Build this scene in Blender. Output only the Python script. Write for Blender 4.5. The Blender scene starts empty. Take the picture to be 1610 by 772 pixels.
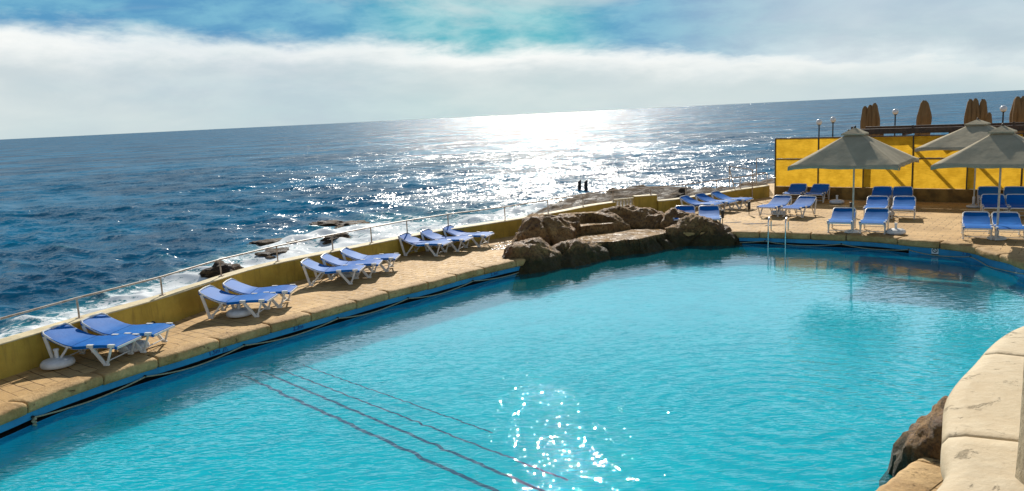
import bpy, bmesh, math, random
import numpy as np
from mathutils import Vector, Matrix, noise
R = math.radians
random.seed(7)
sc = bpy.context.scene
COL = sc.collection

# ---------------------------------------------------------------- camera
H = 3.9
roll = math.atan(78 / 1610.0)
pitch = R(9.46)
cam_d = bpy.data.cameras.new("camera")
cam = bpy.data.objects.new("camera", cam_d)
COL.objects.link(cam)
cam.location = (0, 0, H)
cam.matrix_world = (Matrix.Translation((0, 0, H)) @ Matrix.Rotation(R(90) - pitch, 4, 'X') @ Matrix.Rotation(-roll, 4, 'Z'))
cam_d.sensor_width = 36
cam_d.lens = 36 * 1233.0 / 1610.0
cam_d.clip_start = 0.05
cam_d.clip_end = 90000
sc.camera = cam

# ---------------------------------------------------------------- light, sky, exposure
SUN_EL, SUN_AZ = R(33), R(2.5)          # azimuth east of the view axis
sd = bpy.data.lights.new("sun", 'SUN')
sd.energy = 5.0
sd.angle = R(0.55)
sd.color = (1.0, 0.93, 0.82)
sun = bpy.data.objects.new("sun", sd)
COL.objects.link(sun)
sdir = Vector((math.sin(SUN_AZ) * math.cos(SUN_EL), math.cos(SUN_AZ) * math.cos(SUN_EL), math.sin(SUN_EL)))
sun.rotation_euler = sdir.to_track_quat('Z', 'Y').to_euler()

W = bpy.data.worlds.new("World")
sc.world = W
W.use_nodes = True
nt = W.node_tree
nt.nodes.clear()


def N(t, kind, **kw):
    n = t.nodes.new(kind)
    for k, v in kw.items():
        if k.startswith('i_'):
            n.inputs[k[2:].replace('_', ' ')].default_value = v
        else:
            setattr(n, k, v)
    return n


def math_n(t, op, a=None, b=None, c=None, clamp=False):
    n = t.nodes.new('ShaderNodeMath')
    n.operation = op
    n.use_clamp = clamp
    for i, v in enumerate((a, b, c)):
        if v is None:
            continue
        if isinstance(v, (int, float)):
            n.inputs[i].default_value = v
        else:
            t.links.new(v, n.inputs[i])
    return n.outputs[0]


def maprange(t, v, a, b, c=0.0, d=1.0, smooth=True):
    n = t.nodes.new('ShaderNodeMapRange')
    n.interpolation_type = 'SMOOTHSTEP' if smooth else 'LINEAR'
    t.links.new(v, n.inputs[0])
    for i, x in enumerate((a, b, c, d)):
        n.inputs[i + 1].default_value = x
    return n.outputs[0]


def mixc(t, f, a, b, mode='MIX'):
    n = t.nodes.new('ShaderNodeMix')
    n.data_type = 'RGBA'
    n.blend_type = mode
    for i, v in ((0, f), (6, a), (7, b)):
        if isinstance(v, (int, float)):
            n.inputs[i].default_value = v
        elif isinstance(v, tuple):
            n.inputs[i].default_value = v if len(v) == 4 else (*v, 1)
        else:
            t.links.new(v, n.inputs[i])
    return n.outputs[2]


sky = N(nt, 'ShaderNodeTexSky', sky_type='NISHITA')
sky.sun_disc = False
sky.sun_elevation = SUN_EL
sky.sun_rotation = SUN_AZ
sky.altitude = 5
sky.air_density = 1.0
sky.dust_density = 0.6
sky.ozone_density = 2.5
tc = N(nt, 'ShaderNodeTexCoord')
sep = N(nt, 'ShaderNodeSeparateXYZ')
nt.links.new(tc.outputs['Generated'], sep.inputs[0])
mp = N(nt, 'ShaderNodeMapping')
mp.inputs['Scale'].default_value = (1.0, 1.0, 3.2)
nt.links.new(tc.outputs['Generated'], mp.inputs[0])


def wnoise(scale, detail, rough=0.55, dist=0.0, off=(0, 0, 0)):
    m = N(nt, 'ShaderNodeMapping')
    m.inputs['Scale'].default_value = (1, 1, 3.2)
    m.inputs['Location'].default_value = off
    nt.links.new(tc.outputs['Generated'], m.inputs[0])
    n = N(nt, 'ShaderNodeTexNoise')
    n.inputs['Scale'].default_value = scale
    n.inputs['Detail'].default_value = detail
    n.inputs['Roughness'].default_value = rough
    n.inputs['Distortion'].default_value = dist
    nt.links.new(m.outputs[0], n.inputs['Vector'])
    return n.outputs[0]


z = sep.outputs[2]
x = sep.outputs[0]
n1 = wnoise(5.0, 8, 0.62, 0.3)
n2 = wnoise(14.0, 6, 0.6, 0.2, (3, 1, 7))
n3 = wnoise(2.2, 5, 0.55, 0.0, (9, 2, 1))
# top of the cloud bank: higher at the left, lower at the right
top = math_n(nt, 'MULTIPLY_ADD', x, -0.075, 0.084)
e = math_n(nt, 'SUBTRACT', z, top)
e = math_n(nt, 'SUBTRACT', e, math_n(nt, 'MULTIPLY', math_n(nt, 'SUBTRACT', n1, 0.5), 0.055))
e = math_n(nt, 'SUBTRACT', e, math_n(nt, 'MULTIPLY', math_n(nt, 'SUBTRACT', n2, 0.5), 0.034))
bank = maprange(nt, e, 0.016, -0.020)
bank = math_n(nt, 'MULTIPLY', bank, maprange(nt, n3, 0.25, 0.6, 0.75, 1.0))
rim = math_n(nt, 'MULTIPLY', bank, maprange(nt, e, -0.045, -0.008))
veil = maprange(nt, wnoise(3.4, 9, 0.6, 0.5, (4, 4, 2)), 0.47, 0.75, 0.03, 0.70)
veil = math_n(nt, 'MAXIMUM', veil, maprange(nt, x, 0.10, 0.42, 0.0, 0.78))
cover = math_n(nt, 'MAXIMUM', bank, veil)
hz = maprange(nt, z, 0.075, 0.0)
n4 = wnoise(7.0, 6, 0.55, 0.3, (1, 8, 5))
ccol = mixc(nt, maprange(nt, n4, 0.38, 0.66), (0.59, 0.665, 0.685), (0.70, 0.755, 0.755))
ccol = mixc(nt, rim, ccol, (0.98, 0.98, 0.95))
ccol = mixc(nt, math_n(nt, 'MULTIPLY', hz, 0.7), ccol, (0.63, 0.72, 0.71))
# the blue seen between the clouds
gap = mixc(nt, maprange(nt, n2, 0.3, 0.7), (0.06, 0.28, 0.52), (0.16, 0.45, 0.62))
cen = math_n(nt, 'MULTIPLY', maprange(nt, x, -0.25, -0.05), maprange(nt, x, 0.18, 0.04))
gap = mixc(nt, cen, gap, mixc(nt, maprange(nt, n2, 0.3, 0.7), (0.04, 0.42, 0.52), (0.30, 0.62, 0.66)))
skyc = N(nt, 'ShaderNodeVectorMath', operation='SCALE')
nt.links.new(sky.outputs[0], skyc.inputs[0])
skyc.inputs[3].default_value = 0.06
low = maprange(nt, z, 0.34, 0.16)
skyl = mixc(nt, math_n(nt, 'MULTIPLY', low, 0.92), skyc.outputs[0], gap)
covl = math_n(nt, 'MULTIPLY', cover, maprange(nt, z, 0.62, 0.2, 0.35, 1.0))
# thick bright cloud higher up, brightest towards the sun
hi = math_n(nt, 'MULTIPLY', maprange(nt, z, 0.15, 0.24), maprange(nt, z, 0.39, 0.27))
hi = math_n(nt, 'MULTIPLY', hi, maprange(nt, n3, 0.25, 0.6, 0.65, 1.0))
sunp = maprange(nt, sep.outputs[1], 0.3, 0.95)
hic = mixc(nt, sunp, (0.52, 0.68, 0.84), (1.25, 1.52, 1.74))
fin = mixc(nt, covl, skyl, mixc(nt, maprange(nt, z, 0.04, 0.16, 0.0, 0.7), ccol, mixc(nt, maprange(nt, x, 0.0, 0.5), ccol, (0.42, 0.56, 0.68))))
fin = mixc(nt, hi, fin, hic)
below = maprange(nt, z, -0.002, -0.02)
fin = mixc(nt, below, fin, (0.05, 0.12, 0.2))
bg = N(nt, 'ShaderNodeBackground')
bg.inputs[1].default_value = 0.92
nt.links.new(fin, bg.inputs[0])
wo = N(nt, 'ShaderNodeOutputWorld')
nt.links.new(bg.outputs[0], wo.inputs[0])

sc.view_settings.view_transform = 'Standard'
sc.view_settings.look = 'None'
sc.view_settings.exposure = 0.2
sc.view_settings.gamma = 1.0
sc.render.engine = 'CYCLES'
sc.cycles.max_bounces = 8
sc.cycles.transparent_max_bounces = 12
sc.cycles.sample_clamp_indirect = 6
sc.cycles.sample_clamp_direct = 0


# ================================================================ material helpers
def newmat(name):
    m = bpy.data.materials.new(name)
    m.use_nodes = True
    t = m.node_tree
    t.nodes.clear()
    out = t.nodes.new('ShaderNodeOutputMaterial')
    b = t.nodes.new('ShaderNodeBsdfPrincipled')
    t.links.new(b.outputs[0], out.inputs[0])
    return m, t, b, out


def coord(t, scale=(1, 1, 1), kind='Object', rot=(0, 0, 0), loc=(0, 0, 0)):
    c = t.nodes.new('ShaderNodeTexCoord')
    m = t.nodes.new('ShaderNodeMapping')
    m.inputs['Scale'].default_value = scale
    m.inputs['Rotation'].default_value = rot
    m.inputs['Location'].default_value = loc
    t.links.new(c.outputs[kind], m.inputs[0])
    return m.outputs[0]


def tnoise(t, vec, scale, detail=5, rough=0.55, dist=0.0):
    n = t.nodes.new('ShaderNodeTexNoise')
    n.inputs['Scale'].default_value = scale
    n.inputs['Detail'].default_value = detail
    n.inputs['Roughness'].default_value = rough
    n.inputs['Distortion'].default_value = dist
    t.links.new(vec, n.inputs['Vector'])
    return n.outputs[0]


def bump(t, b, h, dist, strength=1.0, normal=None, target='Normal'):
    n = t.nodes.new('ShaderNodeBump')
    n.inputs['Distance'].default_value = dist
    n.inputs['Strength'].default_value = strength
    t.links.new(h, n.inputs['Height'])
    if normal is not None:
        t.links.new(normal, n.inputs['Normal'])
    if b is not None:
        t.links.new(n.outputs[0], b.inputs[target])
    return n.outputs[0]


def simple(name, c, rough=0.5, var=0.15, scale=8, bmp=0.0, metal=0.0, spec=0.5, c2=None):
    m, t, b, o = newmat(name)
    v = coord(t)
    n = tnoise(t, v, scale, 6)
    c2 = c2 or tuple(x * (1 - var * 2) for x in c)
    t.links.new(mixc(t, maprange(t, n, 0.3, 0.7), c2, c), b.inputs['Base Color'])
    b.inputs['Roughness'].default_value = rough
    b.inputs['Metallic'].default_value = metal
    b.inputs['Specular IOR Level'].default_value = spec
    if bmp:
        bump(t, b, tnoise(t, v, scale * 4, 5), bmp)
    return m


M = {}
M['white_plastic'] = simple('white_plastic', (0.78, 0.76, 0.72), 0.35, 0.08, 12)
M['base_plastic'] = simple('base_plastic', (0.74, 0.74, 0.74), 0.4, 0.1, 9)
M['cream_paint'] = simple('cream_paint', (0.62, 0.56, 0.45), 0.5, 0.15, 14)
M['rail_paint'] = simple('rail_paint', (0.56, 0.47, 0.38), 0.45, 0.22, 9, c2=(0.33, 0.22, 0.14))
M['dark_wood'] = simple('dark_wood', (0.075, 0.04, 0.022), 0.6, 0.3, 10, 0.004)
M['brown_wood'] = simple('brown_wood', (0.16, 0.085, 0.035), 0.65, 0.25, 10, 0.004)
M['black_metal'] = simple('black_metal', (0.015, 0.013, 0.012), 0.4, 0.2, 10)
M['dark_post'] = simple('dark_post', (0.035, 0.015, 0.018), 0.7, 0.3, 4, 0.01)
M['steel'] = simple('steel', (0.72, 0.74, 0.76), 0.16, 0.05, 8, metal=1.0)
M['globe'] = simple('globe', (0.72, 0.74, 0.76), 0.25, 0.04, 8)
M['rope'] = simple('rope', (0.42, 0.42, 0.29), 0.85, 0.2, 40, 0.003)
M['blue_paint_mark'] = simple('blue_paint_mark', (0.01, 0.03, 0.22), 0.5, 0.1, 10)
M['sign_white'] = simple('sign_white', (0.75, 0.75, 0.75), 0.5, 0.05, 10)
M['dark_slot'] = simple('dark_slot', (0.006, 0.010, 0.012), 0.8, 0.2, 10)
M['lane'] = simple('lane', (0.075, 0.07, 0.15), 1.0, 0.2, 4, spec=0.0)


def sling_mat():
    m, t, b, o = newmat('blue_sling')
    v = coord(t)
    n = tnoise(t, v, 3.5, 5)
    oi = t.nodes.new('ShaderNodeObjectInfo')
    c = mixc(t, maprange(t, n, 0.3, 0.7), (0.000, 0.090, 0.38), (0.000, 0.135, 0.50))
    c = mixc(t, math_n(t, 'MULTIPLY', oi.outputs['Random'], 0.5), c, (0.004, 0.16, 0.48))
    t.links.new(c, b.inputs['Base Color'])
    b.inputs['Roughness'].default_value = 0.6
    b.inputs['Specular IOR Level'].default_value = 0.07
    bump(t, b, n, 0.012, 0.7)
    return m


M['sling'] = sling_mat()


def fabric(name, col, trans, amt, scale=3):
    m, t, b, o = newmat(name)
    v = coord(t)
    n = tnoise(t, v, scale, 6)
    c = mixc(t, maprange(t, n, 0.3, 0.7), tuple(x * 0.82 for x in col), col)
    t.links.new(c, b.inputs['Base Color'])
    b.inputs['Roughness'].default_value = 0.85
    b.inputs['Specular IOR Level'].default_value = 0.15
    bn = bump(t, b, math_n(t, 'ADD', n, math_n(t, 'MULTIPLY', tnoise(t, v, 60, 2), 0.15)), 0.02)
    tr = t.nodes.new('ShaderNodeBsdfTranslucent')
    tr.inputs[0].default_value = (*trans, 1)
    t.links.new(mixc(t, maprange(t, n, 0.3, 0.7), tuple(x * 0.85 for x in trans), trans), tr.inputs[0])
    mx = t.nodes.new('ShaderNodeMixShader')
    mx.inputs[0].default_value = amt
    t.links.new(b.outputs[0], mx.inputs[1])
    t.links.new(tr.outputs[0], mx.inputs[2])
    t.links.new(mx.outputs[0], o.inputs[0])
    return m


M['canopy'] = fabric('canopy_cloth', (0.52, 0.46, 0.33), (0.52, 0.45, 0.28), 0.20)
M['closed_cloth'] = fabric('closed_cloth', (0.27, 0.165, 0.075), (0.30, 0.19, 0.07), 0.08)


def yellow_mesh():
    m, t, b, o = newmat('yellow_shade_cloth')
    v = coord(t)
    n = tnoise(t, v, 2.5, 7, 0.6)
    st = tnoise(t, coord(t, (2, 2, 40)), 3, 4)
    g = math_n(t, 'MULTIPLY', math_n(t, 'ADD', n, st), 0.5)
    c = mixc(t, maprange(t, g, 0.40, 0.60), (0.48, 0.275, 0.018), (0.68, 0.41, 0.034))
    t.links.new(c, b.inputs['Base Color'])
    b.inputs['Roughness'].default_value = 0.9
    b.inputs['Specular IOR Level'].default_value = 0.1
    bump(t, b, g, 0.02)
    tr = t.nodes.new('ShaderNodeBsdfTranslucent')
    t.links.new(c, tr.inputs[0])
    mx = t.nodes.new('ShaderNodeMixShader')
    mx.inputs[0].default_value = 0.62
    t.links.new(b.outputs[0], mx.inputs[1])
    t.links.new(tr.outputs[0], mx.inputs[2])
    t.links.new(mx.outputs[0], o.inputs[0])
    return m


M['yellow'] = yellow_mesh()


def wall_paint():
    m, t, b, o = newmat('yellow_render')
    v = coord(t)
    n = tnoise(t, v, 1.3, 8, 0.65)
    s = tnoise(t, coord(t, (6, 6, 0.7)), 2.0, 5)
    c = mixc(t, maprange(t, n, 0.3, 0.72), (0.36, 0.24, 0.028), (0.56, 0.385, 0.060))
    c = mixc(t, maprange(t, s, 0.52, 0.72, 0, 0.55), c, (0.25, 0.16, 0.03))
    t.links.new(c, b.inputs['Base Color'])
    b.inputs['Roughness'].default_value = 0.8
    bump(t, b, tnoise(t, v, 30, 6, 0.7), 0.012)
    return m


M['wall'] = wall_paint()
M['wall_cap'] = simple('wall_cap', (0.66, 0.55, 0.32), 0.7, 0.14, 3, 0.008)
M['low_wall'] = simple('screen_base_render', (0.36, 0.20, 0.045), 0.85, 0.3, 3, 0.01)


def deck_mat():
    m, t, b, o = newmat('stamped_sand_paving')
    v = coord(t, rot=(0, 0, R(38)))
    br = t.nodes.new('ShaderNodeTexBrick')
    wob = t.nodes.new('ShaderNodeTexNoise')
    wob.inputs['Scale'].default_value = 2.5
    t.links.new(v, wob.inputs['Vector'])
    vm = t.nodes.new('ShaderNodeVectorMath')
    vm.operation = 'MULTIPLY_ADD'
    t.links.new(wob.outputs[1], vm.inputs[0])
    vm.inputs[1].default_value = (0.07, 0.07, 0)
    t.links.new(v, vm.inputs[2])
    t.links.new(vm.outputs[0], br.inputs['Vector'])
    br.inputs['Scale'].default_value = 1.0
    br.inputs['Brick Width'].default_value = 0.44
    br.inputs['Row Height'].default_value = 0.22
    br.inputs['Mortar Size'].default_value = 0.011
    br.inputs['Mortar Smooth'].default_value = 0.6
    br.inputs['Color1'].default_value = (0.86, 0.86, 0.86, 1)
    br.inputs['Color2'].default_value = (1, 1, 1, 1)
    br.inputs['Mortar'].default_value = (0.28, 0.22, 0.16, 1)
    n = tnoise(t, coord(t), 0.7, 8, 0.62)
    f = tnoise(t, coord(t), 9, 6, 0.65)
    g = tnoise(t, coord(t), 60, 3, 0.6)
    c = mixc(t, maprange(t, n, 0.33, 0.68), (0.50, 0.30, 0.10), (0.76, 0.50, 0.215))
    c = mixc(t, maprange(t, f, 0.35, 0.7), mixc(t, 1.0, c, (0.80, 0.76, 0.68), 'MULTIPLY'), c)
    c = mixc(t, maprange(t, g, 0.3, 0.75, 0.0, 0.4), c, (0.66, 0.50, 0.30))
    worn = maprange(t, tnoise(t, coord(t, loc=(4, 2, 0)), 0.9, 5, 0.6), 0.38, 0.56, 0.30, 1.0)
    c = mixc(t, worn, c, mixc(t, 1.0, c, br.outputs[0], 'MULTIPLY'))
    stain = maprange(t, tnoise(t, coord(t, loc=(9, 5, 0)), 2.2, 9, 0.75, 0.6), 0.60, 0.68, 0, 0.75)
    c = mixc(t, stain, c, (0.16, 0.10, 0.045))
    t.links.new(c, b.inputs['Base Color'])
    t.links.new(maprange(t, f, 0.3, 0.7, 0.62, 0.9), b.inputs['Roughness'])
    b.inputs['Specular IOR Level'].default_value = 0.3
    hh = math_n(t, 'ADD', math_n(t, 'MULTIPLY', br.outputs[1], math_n(t, 'MULTIPLY', worn, -0.9)), math_n(t, 'MULTIPLY', f, 0.8))
    bump(t, b, math_n(t, 'ADD', hh, math_n(t, 'MULTIPLY', g, 0.3)), 0.012)
    return m


M['deck'] = deck_mat()


def stone_mat(name, ca, cb, cd, stain=0.6, rough=0.75, bd=0.02, sc_=1.0):
    m, t, b, o = newmat(name)
    v = coord(t)
    n = tnoise(t, v, 1.6 * sc_, 8, 0.65)
    f = tnoise(t, v, 14 * sc_, 7, 0.68)
    pit = tnoise(t, v, 5.5 * sc_, 9, 0.78, 0.8)
    c = mixc(t, maprange(t, n, 0.32, 0.68), ca, cb)
    c = mixc(t, maprange(t, f, 0.3, 0.75, 0.35, 0.0), c, cd)
    c = mixc(t, maprange(t, pit, 0.60, 0.66, 0.0, stain), c, cd)
    t.links.new(c, b.inputs['Base Color'])
    b.inputs['Roughness'].default_value = rough
    b.inputs['Specular IOR Level'].default_value = 0.3
    bump(t, b, math_n(t, 'SUBTRACT', f, math_n(t, 'MULTIPLY', maprange(t, pit, 0.58, 0.66), 0.5)), bd)
    return m


M['coping'] = stone_mat('coping_stone', (0.40, 0.235, 0.080), (0.64, 0.42, 0.18), (0.09, 0.05, 0.02), 0.9, 0.75, 0.02)
M['parapet'] = stone_mat('parapet_stone', (0.50, 0.41, 0.27), (0.58, 0.49, 0.34), (0.42, 0.30, 0.16), 0.12, 0.75, 0.004, 2.0)
M['parapet_rough'] = stone_mat('pillar_render', (0.50, 0.42, 0.28), (0.62, 0.54, 0.40), (0.26, 0.20, 0.12), 0.7, 0.9, 0.015, 3.0)


def rock_mat(name, wet=False):
    m, t, b, o = newmat(name)
    v = coord(t)
    n = tnoise(t, v, 1.8, 9, 0.7)
    f = tnoise(t, v, 8, 9, 0.72)
    s = tnoise(t, coord(t, (1, 1, 5)), 3.5, 7, 0.7)
    ge = t.nodes.new('ShaderNodeNewGeometry')
    sp = t.nodes.new('ShaderNodeSeparateXYZ')
    t.links.new(ge.outputs['Position'], sp.inputs[0])
    c = mixc(t, maprange(t, n, 0.34, 0.66), (0.25, 0.11, 0.030), (0.55, 0.32, 0.12))
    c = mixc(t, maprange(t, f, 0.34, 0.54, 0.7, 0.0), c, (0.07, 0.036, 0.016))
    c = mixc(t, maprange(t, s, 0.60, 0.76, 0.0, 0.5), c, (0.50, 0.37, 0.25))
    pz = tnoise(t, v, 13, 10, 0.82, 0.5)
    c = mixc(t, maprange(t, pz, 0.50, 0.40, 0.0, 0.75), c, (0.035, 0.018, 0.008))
    # algae on the wet foot of the rock, near the water line
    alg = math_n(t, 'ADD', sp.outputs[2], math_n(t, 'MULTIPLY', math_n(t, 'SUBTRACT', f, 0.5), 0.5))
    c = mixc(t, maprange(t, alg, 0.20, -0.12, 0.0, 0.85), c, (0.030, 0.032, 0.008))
    t.links.new(c, b.inputs['Base Color'])
    b.inputs['Specular IOR Level'].default_value = 0.35
    t.links.new(maprange(t, n, 0.3, 0.7, 0.45, 0.85), b.inputs['Roughness'])
    bump(t, b, math_n(t, 'ADD', math_n(t, 'ADD', f, math_n(t, 'MULTIPLY', pz, 0.7)), math_n(t, 'MULTIPLY', s, 0.5)), 0.13)
    return m


M['rock'] = rock_mat('brown_rock')


def wetshelf_mat():
    m, t, b, o = newmat('wet_ochre_stone')
    v = coord(t)
    n = tnoise(t, v, 2.6, 8, 0.7)
    c = mixc(t, maprange(t, n, 0.3, 0.65), (0.10, 0.05, 0.014), (0.28, 0.165, 0.055))
    t.links.new(c, b.inputs['Base Color'])
    t.links.new(maprange(t, n, 0.36, 0.60, 0.28, 0.8), b.inputs['Roughness'])
    t.links.new(maprange(t, tnoise(t, v, 5.0, 6, 0.7), 0.48, 0.62, 0.02, 0.45), b.inputs['Specular IOR Level'])
    nn = bump(t, b, tnoise(t, v, 16, 5, 0.6), 0.03)
    return m


M['wetshelf'] = wetshelf_mat()


def pool_paint():
    m, t, b, o = newmat('turquoise_pool_paint')
    v = coord(t)
    n = tnoise(t, v, 1.1, 8, 0.68, 0.5)
    f = tnoise(t, v, 4.5, 6, 0.7, 0.8)
    c = mixc(t, maprange(t, n, 0.3, 0.7), (0.0, 0.40, 0.51), (0.0, 0.48, 0.59))
    c = mixc(t, maprange(t, f, 0.42, 0.66, 0, 0.40), c, (0.0, 0.60, 0.68))
    t.links.new(c, b.inputs['Base Color'])
    b.inputs['Roughness'].default_value = 1.0
    b.inputs['Specular IOR Level'].default_value = 0.0
    b.subsurface_method = 'BURLEY'
    b.inputs['Subsurface Weight'].default_value = 0.75
    b.inputs['Subsurface Radius'].default_value = (0.3, 1.0, 1.0)
    b.inputs['Subsurface Scale'].default_value = 1.5
    return m


def pool_wall_paint():
    m, t, b, o = newmat('blue_pool_wall_paint')
    v = coord(t)
    n = tnoise(t, v, 2.0, 7, 0.65)
    s = tnoise(t, coord(t, (5, 5, 0.8)), 1.6, 5, 0.6)
    c = mixc(t, maprange(t, n, 0.3, 0.7), (0.008, 0.20, 0.42), (0.012, 0.28, 0.52))
    c = mixc(t, maprange(t, s, 0.5, 0.75, 0, 0.4), c, (0.01, 0.13, 0.24))
    t.links.new(c, b.inputs['Base Color'])
    b.inputs['Roughness'].default_value = 0.55
    return m


M['pool_floor'] = pool_paint()
M['pool_wall'] = pool_wall_paint()


def pool_water():
    m, t, b, o = newmat('pool_water')
    t.nodes.remove(b)
    v = coord(t, (1, 1.5, 1))
    a = tnoise(t, v, 2.3, 1, 0.4, 0.8)
    c = tnoise(t, coord(t, (0.8, 1.9, 1), rot=(0, 0, 0.25)), 6.5, 1, 0.4, 0.8)
    # rings spreading from where water drops in at the right
    cc = coord(t, loc=(-3.6, -10.3, 0))
    wv = t.nodes.new('ShaderNodeTexWave')
    wv.wave_type = 'RINGS'
    wv.rings_direction = 'SPHERICAL'
    wv.inputs['Scale'].default_value = 0.95
    wv.inputs['Distortion'].default_value = 1.6
    wv.inputs['Detail'].default_value = 2
    wv.inputs['Detail Scale'].default_value = 1.2
    t.links.new(cc, wv.inputs[0])
    ln = t.nodes.new('ShaderNodeVectorMath')
    ln.operation = 'LENGTH'
    t.links.new(cc, ln.inputs[0])
    fade = maprange(t, ln.outputs['Value'], 0.6, 7.0, 1.0, 0.0)
    h = math_n(t, 'ADD', math_n(t, 'MULTIPLY', a, 0.85), math_n(t, 'MULTIPLY', c, 0.55))
    h = math_n(t, 'ADD', h, math_n(t, 'MULTIPLY', math_n(t, 'MULTIPLY', wv.outputs[1], fade), 0.34))
    # calm along the far wall, livelier towards the near end
    sp = t.nodes.new('ShaderNodeSeparateXYZ')
    t.links.new(coord(t), sp.inputs[0])
    h = math_n(t, 'MULTIPLY', h, maprange(t, sp.outputs[1], 9.0, 17.5, 1.05, 0.20))
    bn = bump(t, None, h, 0.021)
    gl = t.nodes.new('ShaderNodeBsdfGlossy')
    gl.inputs['Roughness'].default_value = 0.015
    t.links.new(bn, gl.inputs['Normal'])
    tr = t.nodes.new('ShaderNodeBsdfTransparent')
    tr.inputs[0].default_value = (0.80, 0.985, 0.995, 1)
    ge = t.nodes.new('ShaderNodeNewGeometry')
    dt = t.nodes.new('ShaderNodeVectorMath')
    dt.operation = 'DOT_PRODUCT'
    t.links.new(bn, dt.inputs[0])
    t.links.new(ge.outputs['Incoming'], dt.inputs[1])
    om = math_n(t, 'SUBTRACT', 1.0, math_n(t, 'ABSOLUTE', dt.outputs['Value']), None, True)
    frv = math_n(t, 'MULTIPLY_ADD', math_n(t, 'POWER', om, 5.0), 0.98, 0.02)
    # light scattered back by the water itself
    df = t.nodes.new('ShaderNodeBsdfDiffuse')
    df.inputs[0].default_value = (0.0, 0.46, 0.57, 1)
    t.links.new(bn, df.inputs['Normal'])
    m0 = t.nodes.new('ShaderNodeMixShader')
    m0.inputs[0].default_value = 0.16
    t.links.new(tr.outputs[0], m0.inputs[1])
    t.links.new(df.outputs[0], m0.inputs[2])
    mx = t.nodes.new('ShaderNodeMixShader')
    t.links.new(frv, mx.inputs[0])
    t.links.new(m0.outputs[0], mx.inputs[1])
    t.links.new(gl.outputs[0], mx.inputs[2])
    t.links.new(mx.outputs[0], o.inputs[0])
    return m


M['pool_water'] = pool_water()


def sea_mat():
    m, t, b, o = newmat('sea_water')
    v = coord(t, (1, 1.5, 1))
    a = tnoise(t, v, 0.55, 6, 0.62, 0.4)
    c = tnoise(t, v, 2.4, 6, 0.65, 0.4)
    big = tnoise(t, coord(t, (1, 1.3, 1)), 0.035, 7, 0.7, 0.3)
    base = mixc(t, maprange(t, big, 0.4, 0.62), (0.000, 0.055, 0.120), (0.000, 0.125, 0.245))
    at = t.nodes.new('ShaderNodeAttribute')
    at.attribute_name = 'foam'
    fo = at.outputs['Fac']
    base = mixc(t, maprange(t, fo, 0.05, 0.9, 0, 0.6), base, (0.03, 0.26, 0.28))
    fn = tnoise(t, coord(t, (1, 1.4, 1)), 1.3, 12, 0.80, 1.6)
    f2 = math_n(t, 'ADD', fn, math_n(t, 'MULTIPLY', math_n(t, 'SUBTRACT', fo, 0.5), 0.34))
    fm = maprange(t, f2, 0.52, 0.60)
    fm = math_n(t, 'MULTIPLY', fm, maprange(t, fo, 0.0, 0.08))
    ge = t.nodes.new('ShaderNodeNewGeometry')
    acc = ge.outputs['Normal']
    for (scl, k, det) in ((1.0, 0.95, 3), (3.6, 1.8, 5), (0.30, 0.95, 4), (0.07, 0.85, 5)):
        nn = t.nodes.new('ShaderNodeTexNoise')
        nn.inputs['Scale'].default_value = scl
        nn.inputs['Detail'].default_value = det
        nn.inputs['Roughness'].default_value = 0.6
        t.links.new(v, nn.inputs['Vector'])
        sb = t.nodes.new('ShaderNodeVectorMath')
        sb.operation = 'SUBTRACT'
        t.links.new(nn.outputs[1], sb.inputs[0])
        sb.inputs[1].default_value = (0.5, 0.5, 0.5)
        ml = t.nodes.new('ShaderNodeVectorMath')
        ml.operation = 'MULTIPLY_ADD'
        t.links.new(sb.outputs[0], ml.inputs[0])
        ml.inputs[1].default_value = (k, k, 0)
        t.links.new(acc, ml.inputs[2])
        acc = ml.outputs[0]
    nz = t.nodes.new('ShaderNodeVectorMath')
    nz.operation = 'NORMALIZE'
    t.links.new(acc, nz.inputs[0])
    t.nodes.remove(b)
    nrm = nz.outputs[0]
    dt = t.nodes.new('ShaderNodeVectorMath')
    dt.operation = 'DOT_PRODUCT'
    t.links.new(nrm, dt.inputs[0])
    t.links.new(ge.outputs['Incoming'], dt.inputs[1])
    om = math_n(t, 'SUBTRACT', 1.0, math_n(t, 'MAXIMUM', dt.outputs['Value'], 0.0), None, True)
    # waves hide and tilt one another, so a rough sea never mirrors fully at the horizon
    fr = math_n(t, 'MULTIPLY_ADD', math_n(t, 'POWER', om, 3.8), 0.26, 0.02)
    fr = math_n(t, 'MULTIPLY', fr, math_n(t, 'SUBTRACT', 1.0, math_n(t, 'MULTIPLY', fm, 0.9)))
    df = t.nodes.new('ShaderNodeBsdfDiffuse')
    t.links.new(mixc(t, fm, base, (0.74, 0.78, 0.80)), df.inputs[0])
    gl = t.nodes.new('ShaderNodeBsdfGlossy')
    gl.inputs['Roughness'].default_value = 0.19
    t.links.new(nrm, gl.inputs['Normal'])
    mx = t.nodes.new('ShaderNodeMixShader')
    t.links.new(fr, mx.inputs[0])
    t.links.new(df.outputs[0], mx.inputs[1])
    t.links.new(gl.outputs[0], mx.inputs[2])
    t.links.new(mx.outputs[0], o.inputs[0])
    return m


M['sea'] = sea_mat()


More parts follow.
